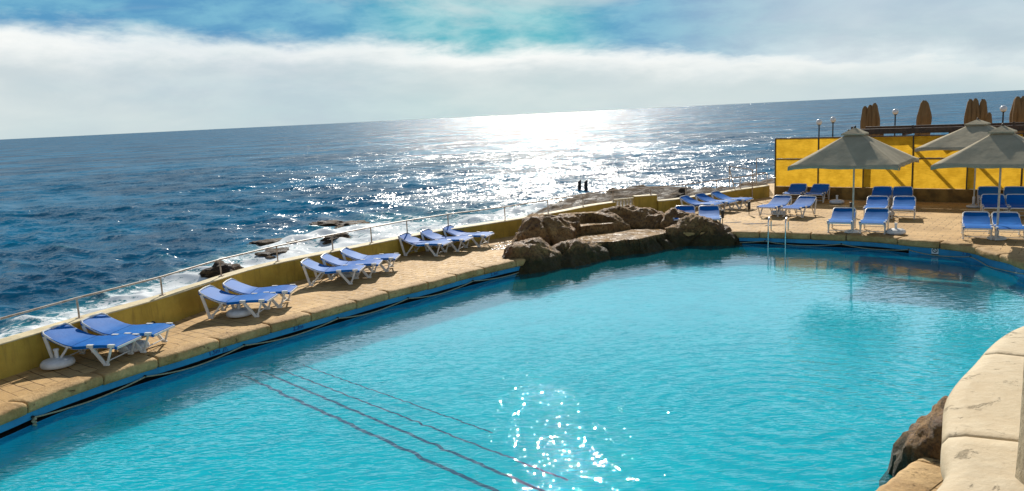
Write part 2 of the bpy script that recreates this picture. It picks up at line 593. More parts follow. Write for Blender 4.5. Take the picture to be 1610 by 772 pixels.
def shore_mat():
    m, t, b, o = newmat('shore_rock')
    v = coord(t, (1, 1, 4))
    n = tnoise(t, v, 0.7, 9, 0.72, 0.4)
    f = tnoise(t, v, 4, 8, 0.72)
    ge = t.nodes.new('ShaderNodeNewGeometry')
    sp = t.nodes.new('ShaderNodeSeparateXYZ')
    t.links.new(ge.outputs['Position'], sp.inputs[0])
    c = mixc(t, maprange(t, n, 0.40, 0.60), (0.020, 0.013, 0.009), (0.13, 0.085, 0.045))
    c = mixc(t, maprange(t, f, 0.55, 0.72, 0, 0.6), c, (0.27, 0.21, 0.13))
    t.links.new(c, b.inputs['Base Color'])
    t.links.new(maprange(t, n, 0.35, 0.6, 0.5, 0.9), b.inputs['Roughness'])
    b.inputs['Specular IOR Level'].default_value = 0.22
    bump(t, b, math_n(t, 'ADD', n, math_n(t, 'MULTIPLY', f, 0.5)), 0.25)
    return m


M['shore'] = shore_mat()


# ================================================================ mesh helpers
class MB:
    def __init__(s):
        s.v = []
        s.f = []
        s.mi = []

    def add(s, vs, fs, mi=0):
        o = len(s.v)
        s.v += [tuple(p) for p in vs]
        s.f += [tuple(i + o for i in f) for f in fs]
        s.mi += [mi] * len(fs)
        return s

    def box(s, c, d, rz=0.0, mi=0):
        cx, cy, cz = c
        a, b_, h = d[0] / 2, d[1] / 2, d[2] / 2
        ca, sa = math.cos(rz), math.sin(rz)
        vs = []
        for zz in (-h, h):
            for xx, yy in ((-a, -b_), (a, -b_), (a, b_), (-a, b_)):
                vs.append((cx + xx * ca - yy * sa, cy + xx * sa + yy * ca, cz + zz))
        return s.add(vs, [(0, 3, 2, 1), (4, 5, 6, 7), (0, 1, 5, 4), (1, 2, 6, 5), (2, 3, 7, 6), (3, 0, 4, 7)], mi)

    def bar(s, p, q, w, h, up=(0, 0, 1), mi=0):
        p, q = Vector(p), Vector(q)
        d = (q - p).normalized()
        u = Vector(up)
        sx = d.cross(u)
        if sx.length < 1e-4:
            sx = d.cross(Vector((1, 0, 0)))
        sx.normalize()
        uu = sx.cross(d).normalized()
        vs = []
        for c in (p, q):
            for a, b_ in ((-1, -1), (1, -1), (1, 1), (-1, 1)):
                vs.append(c + sx * a * w / 2 + uu * b_ * h / 2)
        return s.add(vs, [(0, 3, 2, 1), (4, 5, 6, 7), (0, 1, 5, 4), (1, 2, 6, 5), (2, 3, 7, 6), (3, 0, 4, 7)], mi)

    def tube(s, pts, r, n=8, mi=0, caps=True):
        pts = [Vector(p) for p in pts]
        rs = r if isinstance(r, (list, tuple)) else [r] * len(pts)
        rings = []
        prev = None
        for i, p in enumerate(pts):
            if i == 0:
                d = pts[1] - p
            elif i == len(pts) - 1:
                d = p - pts[-2]
            else:
                d = (pts[i + 1] - p).normalized() + (p - pts[i - 1]).normalized()
            d.normalize()
            if prev is None:
                a = d.cross(Vector((0, 0, 1)))
                if a.length < 1e-3:
                    a = d.cross(Vector((1, 0, 0)))
            else:
                a = prev - d * prev.dot(d)
            a.normalize()
            prev = a
            b_ = d.cross(a)
            rings.append([p + (a * math.cos(2 * math.pi * k / n) + b_ * math.sin(2 * math.pi * k / n)) * rs[i] for k in range(n)])
        vs = [q for ring in rings for q in ring]
        fs = []
        for i in range(len(rings) - 1):
            for k in range(n):
                k2 = (k + 1) % n
                fs.append((i * n + k, i * n + k2, (i + 1) * n + k2, (i + 1) * n + k))
        if caps:
            fs.append(tuple(range(n - 1, -1, -1)))
            fs.append(tuple((len(rings) - 1) * n + k for k in range(n)))
        return s.add(vs, fs, mi)

    def lathe(s, c, prof, n=20, mi=0, sx=1.0):
        vs, fs = [], []
        for r, zz in prof:
            for k in range(n):
                a = 2 * math.pi * k / n
                vs.append((c[0] + r * math.cos(a) * sx, c[1] + r * math.sin(a), c[2] + zz))
        for i in range(len(prof) - 1):
            for k in range(n):
                k2 = (k + 1) % n
                fs.append((i * n + k, i * n + k2, (i + 1) * n + k2, (i + 1) * n + k))
        fs.append(tuple(range(n - 1, -1, -1)))
        fs.append(tuple((len(prof) - 1) * n + k for k in range(n)))
        return s.add(vs, fs, mi)

    def build(s, name, mats, parent=None, smooth=True, ang=35, bevel=0.0):
        me = bpy.data.meshes.new(name)
        me.from_pydata(s.v, [], s.f)
        if not isinstance(mats, (list, tuple)):
            mats = [mats]
        for m in mats:
            me.materials.append(m)
        me.polygons.foreach_set('material_index', s.mi)
        me.polygons.foreach_set('use_smooth', [smooth] * len(me.polygons))
        if smooth:
            me.set_sharp_from_angle(angle=R(ang))
        me.update()
        o = bpy.data.objects.new(name, me)
        COL.objects.link(o)
        if parent is not None:
            o.parent = parent
        if bevel:
            bv = o.modifiers.new('bevel', 'BEVEL')
            bv.width = bevel
            bv.segments = 2
            bv.limit_method = 'ANGLE'
            bv.angle_limit = R(40)
        return o


def tag(o, label=None, cat=None, group=None, kind=None):
    for k, v in (('label', label), ('category', cat), ('group', group), ('kind', kind)):
        if v:
            o[k] = v
    return o


def thing(name, loc, rz, label, cat, group=None):
    o = bpy.data.objects.new(name, None)
    COL.objects.link(o)
    o.location = loc
    o.rotation_euler = (0, 0, rz)
    o.empty_display_size = 0.2
    return tag(o, label, cat, group)


def copy_tree(o, kids, parent=None):
    c = o.copy()
    COL.objects.link(c)
    if parent is not None:
        c.parent = parent
    for ch in kids.get(o.name, []):
        copy_tree(ch, kids, c)
    return c


def kid_map(root):
    km = {}

    def rec(o):
        km[o.name] = list(o.children)
        for c in o.children:
            rec(c)
    rec(root)
    return km


def catmull(pts, closed=False, step=0.1):
    P_ = [np.array(p, float) for p in pts]
    n = len(P_)
    out = []
    rng = range(n if closed else n - 1)
    for i in rng:
        if closed:
            p0, p1, p2, p3 = P_[(i - 1) % n], P_[i], P_[(i + 1) % n], P_[(i + 2) % n]
        else:
            p0, p1, p2, p3 = P_[max(i - 1, 0)], P_[i], P_[i + 1], P_[min(i + 2, n - 1)]
        k = max(2, int(np.linalg.norm(p2 - p1) / step))
        for j in range(k):
            u = j / k
            out.append(0.5 * ((2 * p1) + (-p0 + p2) * u + (2 * p0 - 5 * p1 + 4 * p2 - p3) * u * u + (-p0 + 3 * p1 - 3 * p2 + p3) * u ** 3))
    if not closed:
        out.append(P_[-1])
    return np.array(out)


def normals2(c, closed=False):
    if closed:
        d = np.roll(c, -1, 0) - np.roll(c, 1, 0)
    else:
        d = np.gradient(c, axis=0)
    d /= np.linalg.norm(d, axis=1)[:, None]
    return np.stack([-d[:, 1], d[:, 0]], 1)      # left of travel


# ================================================================ POOL OUTLINE AND WALL LINE
WATER_Z = -0.38
FLOOR_Z = -0.80
pool_pts = [(-8.1, 9.2), (-7.49, 10.81), (-7.3, 11.43), (-7.07, 11.97), (-6.57, 12.85), (-5.98, 13.66), (-5.42, 14.53), (-4.78, 15.32), (-4.14, 16.12), (-3.5, 16.91), (-2.84, 17.74), (-2.04, 18.57), (-1.27, 19.47), (-0.21, 20.57),
            (0.75, 21.4), (1.8, 22.25), (3.1, 23.25), (4.7, 24.2), (6.79, 23.95), (7.82, 23.45), (9.22, 22.62), (10.3, 21.85), (10.91, 21.0), (11.53, 20.31), (11.77, 19.64), (11.72, 18.94), (11.78, 18.27), (11.7, 17.56), (11.95, 16.2), (11.2, 13.9), (9.6, 12.0), (7.6, 10.7), (6.0, 9.7),
            (4.6, 8.25), (3.5, 7.3), (2.2, 6.2), (0, 5.3), (-2.5, 4.7), (-5.2, 4.6), (-7.4, 5.6), (-8.2, 7.2)]
# travelling this order keeps the water on the right and the deck on the left
pool = catmull(pool_pts, True, 0.12)
pn = normals2(pool, True)                       # outward (onto the deck)
NP = len(pool)


def nearest(x, y):
    return int(np.argmin((pool[:, 0] - x) ** 2 + (pool[:, 1] - y) ** 2))


wall_pts = [(-9.7, 9.6), (-9.1, 11.0), (-8.53, 12.45), (-8.04, 13.65), (-7.09, 15.75), (-6.35, 18.1), (-5.63, 19.32), (-4.57, 20.78), (-3.09, 22.72),
            (-2.05, 23.77), (-0.09, 25.19), (1.6, 26.7), (3.0, 28.1), (3.9, 28.75)]
wall = catmull(wall_pts, False, 0.15)
wn = normals2(wall)                              # to the sea side
SEA_Z = -2.5

# ---------------------------------------------------------------- deck (one sheet with the pool cut out)
scr0 = np.array([10.91, 32.19])
scu = np.array([0.79177, -0.61082])
scn = np.array([0.61082, 0.79177])


def build_deck():
    bm = bmesh.new()
    inner = [bm.verts.new((p[0] + n[0] * 0.36, p[1] + n[1] * 0.36, 0.0)) for p, n in zip(pool, pn)]
    outer_pts = [(-9.9, -3.0)] + [tuple(wall[i] + wn[i] * 0.15) for i in range(0, len(wall), 4)]
    outer_pts += [(4.2, 29.05), (5.5, 29.22), (6.3, 29.35), (8.6, 31.08), (11.16, 32.95), (12.5, 38.0), (45, 38.0), (45, -3.0)]
    outer = [bm.verts.new((p[0], p[1], 0.0)) for p in outer_pts]
    es = []
    for loop in (inner, outer):
        for i in range(len(loop)):
            es.append(bm.edges.new((loop[i], loop[(i + 1) % len(loop)])))
    bmesh.ops.triangle_fill(bm, use_beauty=True, use_dissolve=False, edges=es)
    for f in bm.faces:
        if f.normal.z < 0:
            f.normal_flip()
    # sea side skirt
    n = len(outer)
    low = [bm.verts.new((v.co.x, v.co.y, -4.0)) for v in outer]
    for i in range(n):
        j = (i + 1) % n
        bm.faces.new((outer[i], outer[j], low[j], low[i]))
    me = bpy.data.meshes.new('pool_deck')
    bm.to_mesh(me)
    bm.free()
    me.materials.append(M['deck'])
    o = bpy.data.objects.new('pool_deck', me)
    COL.objects.link(o)
    tag(o, kind='structure')


build_deck()


# ---------------------------------------------------------------- pool shell
def build_shell():
    mb = MB()
    iA = nearest(1.2, 21.75)
    iB = nearest(4.7, 24.4)
    iC = nearest(10.85, 21.3)
    i0 = nearest(-8.2, 7.2)
    prof_slot = [(0.30, -0.10), (0.05, -0.155), (0.05, -0.293), (0.22, -0.300), (0.22, -0.372), (0.05, -0.374), (0.05, FLOOR_Z)]
    prof_flat = [(0.30, -0.10), (0.05, -0.155), (0.05, -0.293), (0.052, -0.300), (0.052, -0.372), (0.05, -0.374), (0.05, FLOOR_Z)]
    vs = []
    K = len(prof_slot)
    flag = []
    for i in range(NP):
        slot = (i <= iA or i >= i0) or (iB <= i <= iC)
        flag.append(slot)
        pr = prof_slot if slot else prof_flat
        for (o_, z_) in pr:
            q = pool[i] + pn[i] * o_
            vs.append((q[0], q[1], z_))
    fs, mi = [], []
    for i in range(NP):
        j = (i + 1) % NP
        for k in range(K - 1):
            fs.append((i * K + k, j * K + k, j * K + k + 1, i * K + k + 1))
            mi.append(1 if (k in (2, 3, 4) and flag[i]) else 0)  # gutter recess faces painted near black, putting its shade into the colour
    mb.add(vs, fs)
    mb.mi = mi
    o = mb.build('pool_wall', [M['pool_wall'], M['dark_slot']], smooth=False)
    tag(o, kind='structure')
    bm = bmesh.new()
    loop = [bm.verts.new((pool[i][0] + pn[i][0] * 0.05, pool[i][1] + pn[i][1] * 0.05, FLOOR_Z)) for i in range(NP)]
    f = bm.faces.new(loop)
    if f.normal.z < 0:
        f.normal_flip()
    bmesh.ops.triangulate(bm, faces=[f])
    for f in bm.faces:
        f.normal_update()
        if f.normal.z < 0:
            f.normal_flip()
    me = bpy.data.meshes.new('pool_floor')
    bm.to_mesh(me)
    bm.free()
    me.materials.append(M['pool_floor'])
    o = bpy.data.objects.new('pool_floor', me)
    COL.objects.link(o)
    tag(o, kind='structure')
    # water sheet
    bm = bmesh.new()
    loop = [bm.verts.new((pool[i][0] + pn[i][0] * 0.06, pool[i][1] + pn[i][1] * 0.06, WATER_Z)) for i in range(NP)]
    f = bm.faces.new(loop)
    bmesh.ops.triangulate(bm, faces=[f])
    for f in bm.faces:
        f.normal_update()
        if f.normal.z < 0:
            f.normal_flip()
    me = bpy.data.meshes.new('pool_water')
    bm.to_mesh(me)
    bm.free()
    me.materials.append(M['pool_water'])
    o = bpy.data.objects.new('pool_water', me)
    COL.objects.link(o)
    tag(o, kind='structure')


build_shell()


# lane lines painted on the floor
def lane(ax, ay, bx, by, w=0.12):
    mb = MB()
    n = 110
    L, Rr = [], []
    d = np.array([bx - ax, by - ay])
    d /= np.linalg.norm(d)
    p = np.array([-d[1], d[0]])
    for i in range(n + 1):
        u = i / n
        c = np.array([ax, ay]) * (1 - u) + np.array([bx, by]) * u
        c = c + p * (0.030 * noise.noise(Vector((i * 0.37, ax, 0))) + 0.022 * noise.noise(Vector((i * 0.9, ax, 5))))  # sideways wobble shaped into the line, imitating refraction by the ripples
        L.append((*(c - p * w / 2), FLOOR_Z + 0.004))
        Rr.append((*(c + p * w / 2), FLOOR_Z + 0.004))
    fs = [(i, i + 1, n + 2 + i, n + 1 + i) for i in range(n)]
    mb.add(L + Rr, fs)
    o = mb.build('lane_line', M['lane'], smooth=False)
    tag(o, kind='structure')


lane(-5.47, 14.71, 1.32, 7.53, 0.07)
lane(-4.99, 14.72, 1.47, 7.96, 0.06)
lane(-4.66, 14.79, 0.58, 9.51, 0.042)
lane(-4.28, 15.0, -0.42, 11.17, 0.032)


# ---------------------------------------------------------------- coping stones
def build_coping():
    # profile across: from deck side to the nose over the water, (outward offset, z)
    prof = [(0.36, -0.03), (0.36, 0.010), (0.30, 0.022), (0.18, 0.024), (0.04, 0.020), (-0.012, 0.004), (-0.032, -0.028), (-0.030, -0.115), (-0.012, -0.160), (0.03, -0.178), (0.30, -0.175)]
    seg = np.linalg.norm(np.roll(pool, -1, 0) - pool, axis=1)
    s = np.concatenate([[0], np.cumsum(seg)])
    mb = MB()
    K = len(prof)
    total = s[-1]
    cuts = [0.0]
    while cuts[-1] < total - 1.5:
        cuts.append(cuts[-1] + random.uniform(0.95, 1.5))
    cuts[-1] = total
    px = np.append(pool[:, 0], pool[0, 0])
    py = np.append(pool[:, 1], pool[0, 1])
    nx = np.append(pn[:, 0], pn[0, 0])
    ny = np.append(pn[:, 1], pn[0, 1])
    for a, b_ in zip(cuts[:-1], cuts[1:]):
        us = [a + 0.012, a + 0.035] + list(np.arange(a + 0.09, b_ - 0.06, 0.07)) + [b_ - 0.035, b_ - 0.012]
        tilt = random.uniform(-0.008, 0.008)
        rows = []
        for ii, u in enumerate(us):
            cx, cy = np.interp(u, s, px), np.interp(u, s, py)
            ax_, ay_ = np.interp(u, s, nx), np.interp(u, s, ny)
            end = 0.012 if ii in (0, len(us) - 1) else 0.0
            for k, (o_, z_) in enumerate(prof):
                w = noise.noise(Vector((cx * 2.1, cy * 2.1, k * 0.25))) * 0.014 + noise.noise(Vector((cx * 7, cy * 7, k * 0.5))) * 0.010 + noise.noise(Vector((cx * 19, cy * 19, k * 0.9))) * 0.006
                if k in (0, 1, K - 1):
                    w *= 0.2
                dz = tilt + w * (0.55 if k < 5 else 0.3) - (end if 1 <= k <= 6 else -end)
                off = o_ - (w * 1.5 if k >= 4 else 0) + (end if 4 <= k <= 8 else 0)
                rows.append((cx + ax_ * off, cy + ay_ * off, z_ + dz))
        fs = []
        nr = len(us)
        for i in range(nr - 1):
            for k in range(K):
                k2 = (k + 1) % K
                fs.append((i * K + k, (i + 1) * K + k, (i + 1) * K + k2, i * K + k2))
        fs.append(tuple(range(K)))
        fs.append(tuple((nr - 1) * K + k for k in range(K - 1, -1, -1)))
        mb.add(rows, fs)
    o = mb.build('pool_coping', M['coping'], ang=60)
    tag(o, kind='structure')
    # bedding under the joints
    mb = MB()
    pr = [(0.355, -0.16), (0.355, 0.0), (0.04, -0.02), (0.0, -0.09), (0.05, -0.16)]
    K = len(pr)
    vs = []
    for i in range(NP):
        for o_, z_ in pr:
            q = pool[i] + pn[i] * o_
            vs.append((q[0], q[1], z_))
    fs = [(i * K + k, ((i + 1) % NP) * K + k, ((i + 1) % NP) * K + (k + 1) % K, i * K + (k + 1) % K) for i in range(NP) for k in range(K)]
    mb.add(vs, fs)
    tag(mb.build('coping_bedding', M['dark_slot'], smooth=False), kind='structure')


build_coping()


# ================================================================ WALLS
def wall_mesh(line, nrm, z0, z1, th, name, label, parent_thing=None, cap=True, capz=0.03):
    """line: points on the deck-side face; nrm points to the sea"""
    n = len(line)
    zz = z1 if hasattr(z1, '__len__') else [z1] * n
    rt = thing(name, (float(line[0][0]), float(line[0][1]), 0), 0, label, 'wall')
    ox, oy = float(line[0][0]), float(line[0][1])

    def sweep(prof_fn, nm, mat):
        mb = MB()
        K = None
        vs = []
        for i in range(n):
            pr = prof_fn(i)
            K = len(pr)
            for o_, z_ in pr:
                q = line[i] + nrm[i] * o_
                vs.append((q[0] - ox, q[1] - oy, z_))
        fs = []
        for i in range(n - 1):
            for k in range(K):
                k2 = (k + 1) % K
                fs.append((i * K + k, i * K + k2, (i + 1) * K + k2, (i + 1) * K + k))
        fs.append(tuple(range(K - 1, -1, -1)))
        fs.append(tuple((n - 1) * K + k for k in range(K)))
        mb.add(vs, fs)
        return mb.build(nm, mat, rt, ang=50)

    def wob(i):
        p = line[i]
        return noise.noise(Vector((p[0] * 0.6, p[1] * 0.6, 3.3))) * 0.015
    sweep(lambda i: [(0, z0), (0.0 + wob(i), (zz[i]) * 0.5), (0.0, zz[i] - 0.012), (th, zz[i] - 0.012), (th, z0)], 'wall_body', M['wall'])
    if cap:
        sweep(lambda i: [(-0.012, zz[i] - 0.014), (-0.010, zz[i] + 0.008 + wob(i) * 0.5), (0.02, zz[i] + 0.020 + wob(i)), (th - 0.02, zz[i] + 0.020 + wob(i)), (th + 0.012, zz[i] + 0.004), (th + 0.012, zz[i] - 0.014)], 'wall_cap', M['wall_cap'])
    return rt


# height falls a little along the long wall
zs = np.interp(wall[:, 1], [9, 12, 19, 23, 29], [0.58, 0.58, 0.56, 0.50, 0.54])
wall_mesh(wall, wn, -3.9, zs, 0.30, 'sea_wall', 'long low yellow sea wall with cream top behind the left loungers', None)
hl = catmull([(4.65, 29.05), (5.05, 29.10), (5.5, 29.14)], False, 0.2)
wall_mesh(hl, normals2(hl), -3.9, 0.68, 0.28, 'sea_wall', 'short raised yellow wall block right of the little cream balustrade')
lw = catmull([(5.52, 29.0), (6.1, 29.15), (7.2, 29.98), (8.6, 31.0), (9.9, 31.95), (10.86, 32.62)], False, 0.2)
wall_mesh(lw, normals2(lw), -3.9, 0.47, 0.25, 'sea_wall', 'low yellow wall between the balustrade and the yellow screen')

# drain hole through the wall
dh = MB()
dh.lathe((0, 0, 0), [(0.06, 0), (0.07, 0.012), (0.07, 0.02), (0.05, 0.03)], 14)
dho = dh.build('drain_pipe', M['black_metal'])
iw = int(np.argmin((wall[:, 0] + 7.25) ** 2 + (wall[:, 1] - 15.35) ** 2))
dho.location = (wall[iw][0], wall[iw][1], 0.10)
dho.rotation_euler = Vector((-wn[iw][0], -wn[iw][1], 0)).to_track_quat('Z', 'Y').to_euler()
tag(dho, 'small round black drain pipe at the foot of the long yellow wall', 'drain')

# balustrade
bt = thing('balustrade', (4.28, 28.95, 0), R(20), 'small cream balustrade of upright slats between two yellow wall blocks', 'balustrade')
MB().box((0, 0.1, 0.60), (0.86, 0.10, 0.06)).build('top_rail', M['wall_cap'], bt, bevel=0.008)
for k in range(6):
    MB().box((-0.34 + k * 0.136, 0.1, 0.30), (0.045, 0.06, 0.54)).build('slat', M['wall_cap'], bt, bevel=0.005)
MB().box((0, 0.1, -0.6), (0.86, 0.12, 1.2)).build('footing', M['wall'], bt)

# railing on the wall
posts = [(-9.45, 10.9), (-8.6, 12.5), (-7.83, 14.04), (-7.11, 15.68), (-6.5, 17.6), (-5.80, 19.15), (-4.91, 20.75), (-4.04, 21.9), (-3.17, 23.0), (-1.95, 24.15), (-0.31, 25.42), (1.11, 26.7),
         (2.6, 28.0), (4.1, 29.2), (5.25, 29.27), (6.75, 29.80), (8.15, 30.82), (9.42, 31.75), (10.80, 32.75)]
rp = []
for (x_, y_) in posts:
    best = None
    for line, nrm, th in ((wall, wn, 0.30), (hl, normals2(hl), 0.28), (lw, normals2(lw), 0.25)):
        d = (line[:, 0] + nrm[:, 0] * th * 0.5 - x_) ** 2 + (line[:, 1] + nrm[:, 1] * th * 0.5 - y_) ** 2
        i = int(np.argmin(d))
        if best is None or d[i] < best[0]:
            best = (d[i], line[i] + nrm[i] * th * 0.5, line is wall and zs[i] or (0.68 if line is hl else 0.47))
    rp.append((best[1][0], best[1][1], best[2]))
ra = thing('railing', (0, 0, 0.5), 0, 'thin weathered metal handrail on posts along the top of the sea wall', 'railing')
tops = [(p[0], p[1], 0.97 + noise.noise(Vector((p[0], p[1], 0))) * 0.02 - 0.5) for p in rp]
MB().tube(tops, 0.020, 8).build('top_rail', M['rail_paint'], ra)
for p, q in zip(rp, tops):
    mb = MB()
    mb.tube([(p[0], p[1], p[2] - 0.49), (q[0], q[1], q[2])], 0.018, 8)
    mb.box((p[0], p[1], p[2] - 0.475), (0.10, 0.10, 0.012))
    mb.build('post', M['rail_paint'], ra)

# hand rails of the steps to the sea
gt = thing('stair_railing', (8.95, 31.75, -1.0), 0, 'rusty goal shaped handrail rising behind the low wall near the yellow screen', 'railing')
g = MB()
g.tube([(0, 0, 0), (-0.02, 0, 2.42), (0.95, 0.1, 2.24), (0.95, 0.1, 0)], 0.024, 8)
g.build('frame', M['rail_paint'], gt)
MB().tube([(-0.02, 0, 2.36), (0.35, 0.02, 0.9)], 0.02, 6).build('brace', M['rail_paint'], gt)
MB().tube([(0.17, 0.02, 1.72), (0.95, 0.1, 1.62)], 0.018, 6).build('middle_rail', M['rail_paint'], gt)
gt2 = thing('stair_railing', (10.35, 32.75, -1.0), 0, 'taller thin handrail on posts touching the left end of the yellow screen', 'railing')
MB().tube([(0, 0, 0), (0, 0, 2.62), (0.42, 0.12, 2.60)], 0.02, 6).build('frame', M['rail_paint'], gt2)
MB().tube([(-0.1, 0, 0.3), (-0.1, 0, 2.0), (0.42, 0.12, 2.0)], 0.02, 6).build('middle_rail', M['rail_paint'], gt2)

# ================================================================ YELLOW SCREEN
sA = math.atan2(scu[1], scu[0])
st = thing('windbreak_screen', (scr0[0], scr0[1], 0), sA, 'tall bright yellow fabric screen on a low wall behind the loungers', 'screen')
SL = 16.0
MB().box((SL / 2, 0.10, 0.22), (SL, 0.20, 0.50)).build('base_wall', M['low_wall'], st, bevel=0.01)
lines = [0.0, 1.71, 3.40, 5.12, 6.90, 8.55, 10.2, 11.9, 13.6, SL]
for a, b_ in zip(lines[:-1], lines[1:]):
    for z0, z1 in ((0.475, 1.575), (1.605, 2.405)):
        mb = MB()
        nx_, nz_ = 14, 8
        vs = []
        for j in range(nz_ + 1):
            for i in range(nx_ + 1):
                u, v = i / nx_, j / nz_
                bl = 0.025 * math.sin(math.pi * u) * math.sin(math.pi * v) + noise.noise(Vector((a * 3 + u * 4, z0 * 5 + v * 3, 1))) * 0.014
                edge = 0.012 * abs(math.sin(u * math.pi * 5)) * (1 if j == 0 else 0)
                vs.append((a + 0.02 + u * (b_ - a - 0.04), 0.10 - bl, z0 + v * (z1 - z0) + edge))
        fs = [(j * (nx_ + 1) + i, j * (nx_ + 1) + i + 1, (j + 1) * (nx_ + 1) + i + 1, (j + 1) * (nx_ + 1) + i) for j in range(nz_) for i in range(nx_)]
        mb.add(vs, fs)
        mb.build('fabric_panel', M['yellow'], st)
for i, a in enumerate(lines):
    MB().box((a, 0.115, 1.43), (0.04, 0.05, 1.97)).build('frame_post', M['black_metal'], st)
MB().box((SL / 2, 0.135, 1.59), (SL, 0.03, 0.03)).build('middle_rail', M['dark_wood'], st)
MB().box((SL / 2, 0.125, 2.425), (SL, 0.05, 0.035)).build('top_rail', M['dark_wood'], st)

# pergola behind the screen
pg = thing('pergola', (scr0[0], scr0[1], 0), sA, 'dark brown timber pergola beams and posts rising behind the yellow screen', 'pergola')
MB().box((9.6, 0.55, 2.60), (13.8, 0.14, 0.20)).build('beam', M['dark_wood'], pg, bevel=0.01)
MB().box((9.6, 3.3, 2.60), (13.8, 0.14, 0.20)).build('beam', M['dark_wood'], pg, bevel=0.01)
for a in (3.33, 6.82, 10.3, 13.8):
    MB().box((a, 0.42, 1.25), (0.15, 0.13, 2.5)).build('post', M['brown_wood'], pg, bevel=0.01)
    MB().box((a, 3.3, 1.25), (0.14, 0.14, 2.5)).build('post', M['brown_wood'], pg, bevel=0.01)
for k in range(8):
    a = 3.15 + k * 1.55
    MB().box((a, 1.93, 2.46), (0.09, 2.9, 0.075)).build('rafter', M['dark_wood'], pg)
for a, h in ((2.85, 0.10), (5.0, 0.10), (8.2, 0.12)):
    MB().box((a, 0.55, 2.70 + h / 2), (0.07, 0.07, h)).build('peg', M['dark_wood'], pg)


# ================================================================ LOUNGERS
def profile(y):
    """height of the sling along the length, foot end at 0"""
    ys = [0.0, 0.12, 0.35, 0.60, 0.82, 1.00, 1.20, 1.42]
    hs = [0.345, 0.372, 0.374, 0.354, 0.340, 0.378, 0.462, 0.575]
    return float(np.interp(y, ys, hs))


def sling_part(y0, y1, w, n, sag):
    mb = MB()
    m_ = 8
    th = 0.022
    top, bot = [], []
    for i in range(n + 1):
        y = y0 + (y1 - y0) * i / n
        # gentle smoothing of the profile
        zc = (profile(y - 0.05) + profile(y) * 2 + profile(y + 0.05)) / 4 if 0.05 < y < 1.37 else profile(y)
        for j in range(m_ + 1):
            u = j / m_ * 2 - 1
            cor = 0.0
            if y > 1.34:
                cor = (abs(u) ** 6) * 0.04 * ((y - 1.34) / 0.08)
            top.append((u * w / 2 * (1 - cor), y, zc - sag * (1 - u * u) * math.sin(math.pi * min(max((y - y0) / (y1 - y0), 0), 1)) - 0.006 * abs(u) ** 8))
            bot.append((u * w / 2 * (1 - cor), y, top[-1][2] - th - (0.030 if j in (0, m_) else 0)))
    o = len(top)
    fs = []
    s_ = m_ + 1
    for i in range(n):
        for j in range(m_):
            a = i * s_ + j
            fs.append((a, a + 1, a + s_ + 1, a + s_))
            fs.append((o + a, o + a + s_, o + a + s_ + 1, o + a + 1))
    for i in range(n):
        a, b_ = i * s_, (i + 1) * s_
        fs.append((a, b_, o + b_, o + a))
        a, b_ = i * s_ + m_, (i + 1) * s_ + m_
        fs.append((a, o + a, o + b_, b_))
    for j in range(m_):
        fs.append((j, o + j, o + j + 1, j + 1))
        a = n * s_ + j
        fs.append((a, a + 1, o + a + 1, o + a))
    mb.add(top + bot, fs)
    return mb


def make_lounger():
    t = thing('sun_lounger', (0, 0, 0), 0, 'x', 'sun lounger', 'blue sun loungers round the pool')
    sling_part(0.0, 0.85, 0.665, 14, 0.010).build('seat', M['sling'], t, ang=50)
    sling_part(0.862, 1.42, 0.645, 12, 0.012).build('backrest', M['sling'], t, ang=50)
    hw = 0.315
    mb = MB()
    for s_ in (-1, 1):
        pts = [(s_ * (hw - 0.010), y, profile(y) - 0.040) for y in (0.0, 0.08, 0.2, 0.4, 0.6, 0.82, 0.90)]
        for p, q in zip(pts[:-1], pts[1:]):
            mb.bar(p, q, 0.035, 0.045)
        for yy in (0.10, 0.50):
            mb.box((s_ * (hw + 0.010), yy, profile(yy) - 0.018), (0.052, 0.12, 0.05))
    mb.bar((-hw, 0.0, 0.318), (hw, 0.0, 0.318), 0.04, 0.035)
    mb.bar((-hw, 0.85, 0.300), (hw, 0.85, 0.300), 0.04, 0.03)
    mb.build('seat_frame', M['white_plastic'], t)
    mb = MB()
    ys = (0.87, 1.0, 1.15, 1.30, 1.38)
    L_ = [(-hw + 0.002, y, profile(y) - 0.036 + 0.03 * max(0, (y - 1.2) / 0.18)) for y in ys] + [(-hw + 0.045, 1.425, profile(1.42) + 0.008), (0, 1.44, profile(1.42) + 0.015), (hw - 0.045, 1.425, profile(1.42) + 0.008)] + \
        [(hw - 0.002, y, profile(y) - 0.036 + 0.03 * max(0, (y - 1.2) / 0.18)) for y in reversed(ys)]
    mb.tube(L_, 0.018, 8)
    mb.build('backrest_frame', M['white_plastic'], t)
    for (ya, yb, yc) in ((0.50, 0.10, 0.24), (1.36, 0.93, 1.21)):
        for s_ in (-1, 1):
            mb = MB()
            za, zb = profile(ya) - 0.03, profile(yb) - 0.03
            x_ = s_ * (hw + 0.008)
            mb.bar((x_, ya, za), (x_, yc + 0.02, 0.022), 0.034, 0.058, (0, 1, 0))
            mb.bar((x_, yb, zb), (x_, yc - 0.015, 0.022), 0.028, 0.036, (0, 1, 0))
            mb.box((x_, yc, 0.018), (0.046, 0.10, 0.034))
            mb.build('leg', M['white_plastic'], t, bevel=0.005)
    for yy in (0.24, 1.21):
        MB().tube([(-hw, yy, 0.07), (hw, yy, 0.07)], 0.012, 6).build('stretcher', M['white_plastic'], t)
    return t


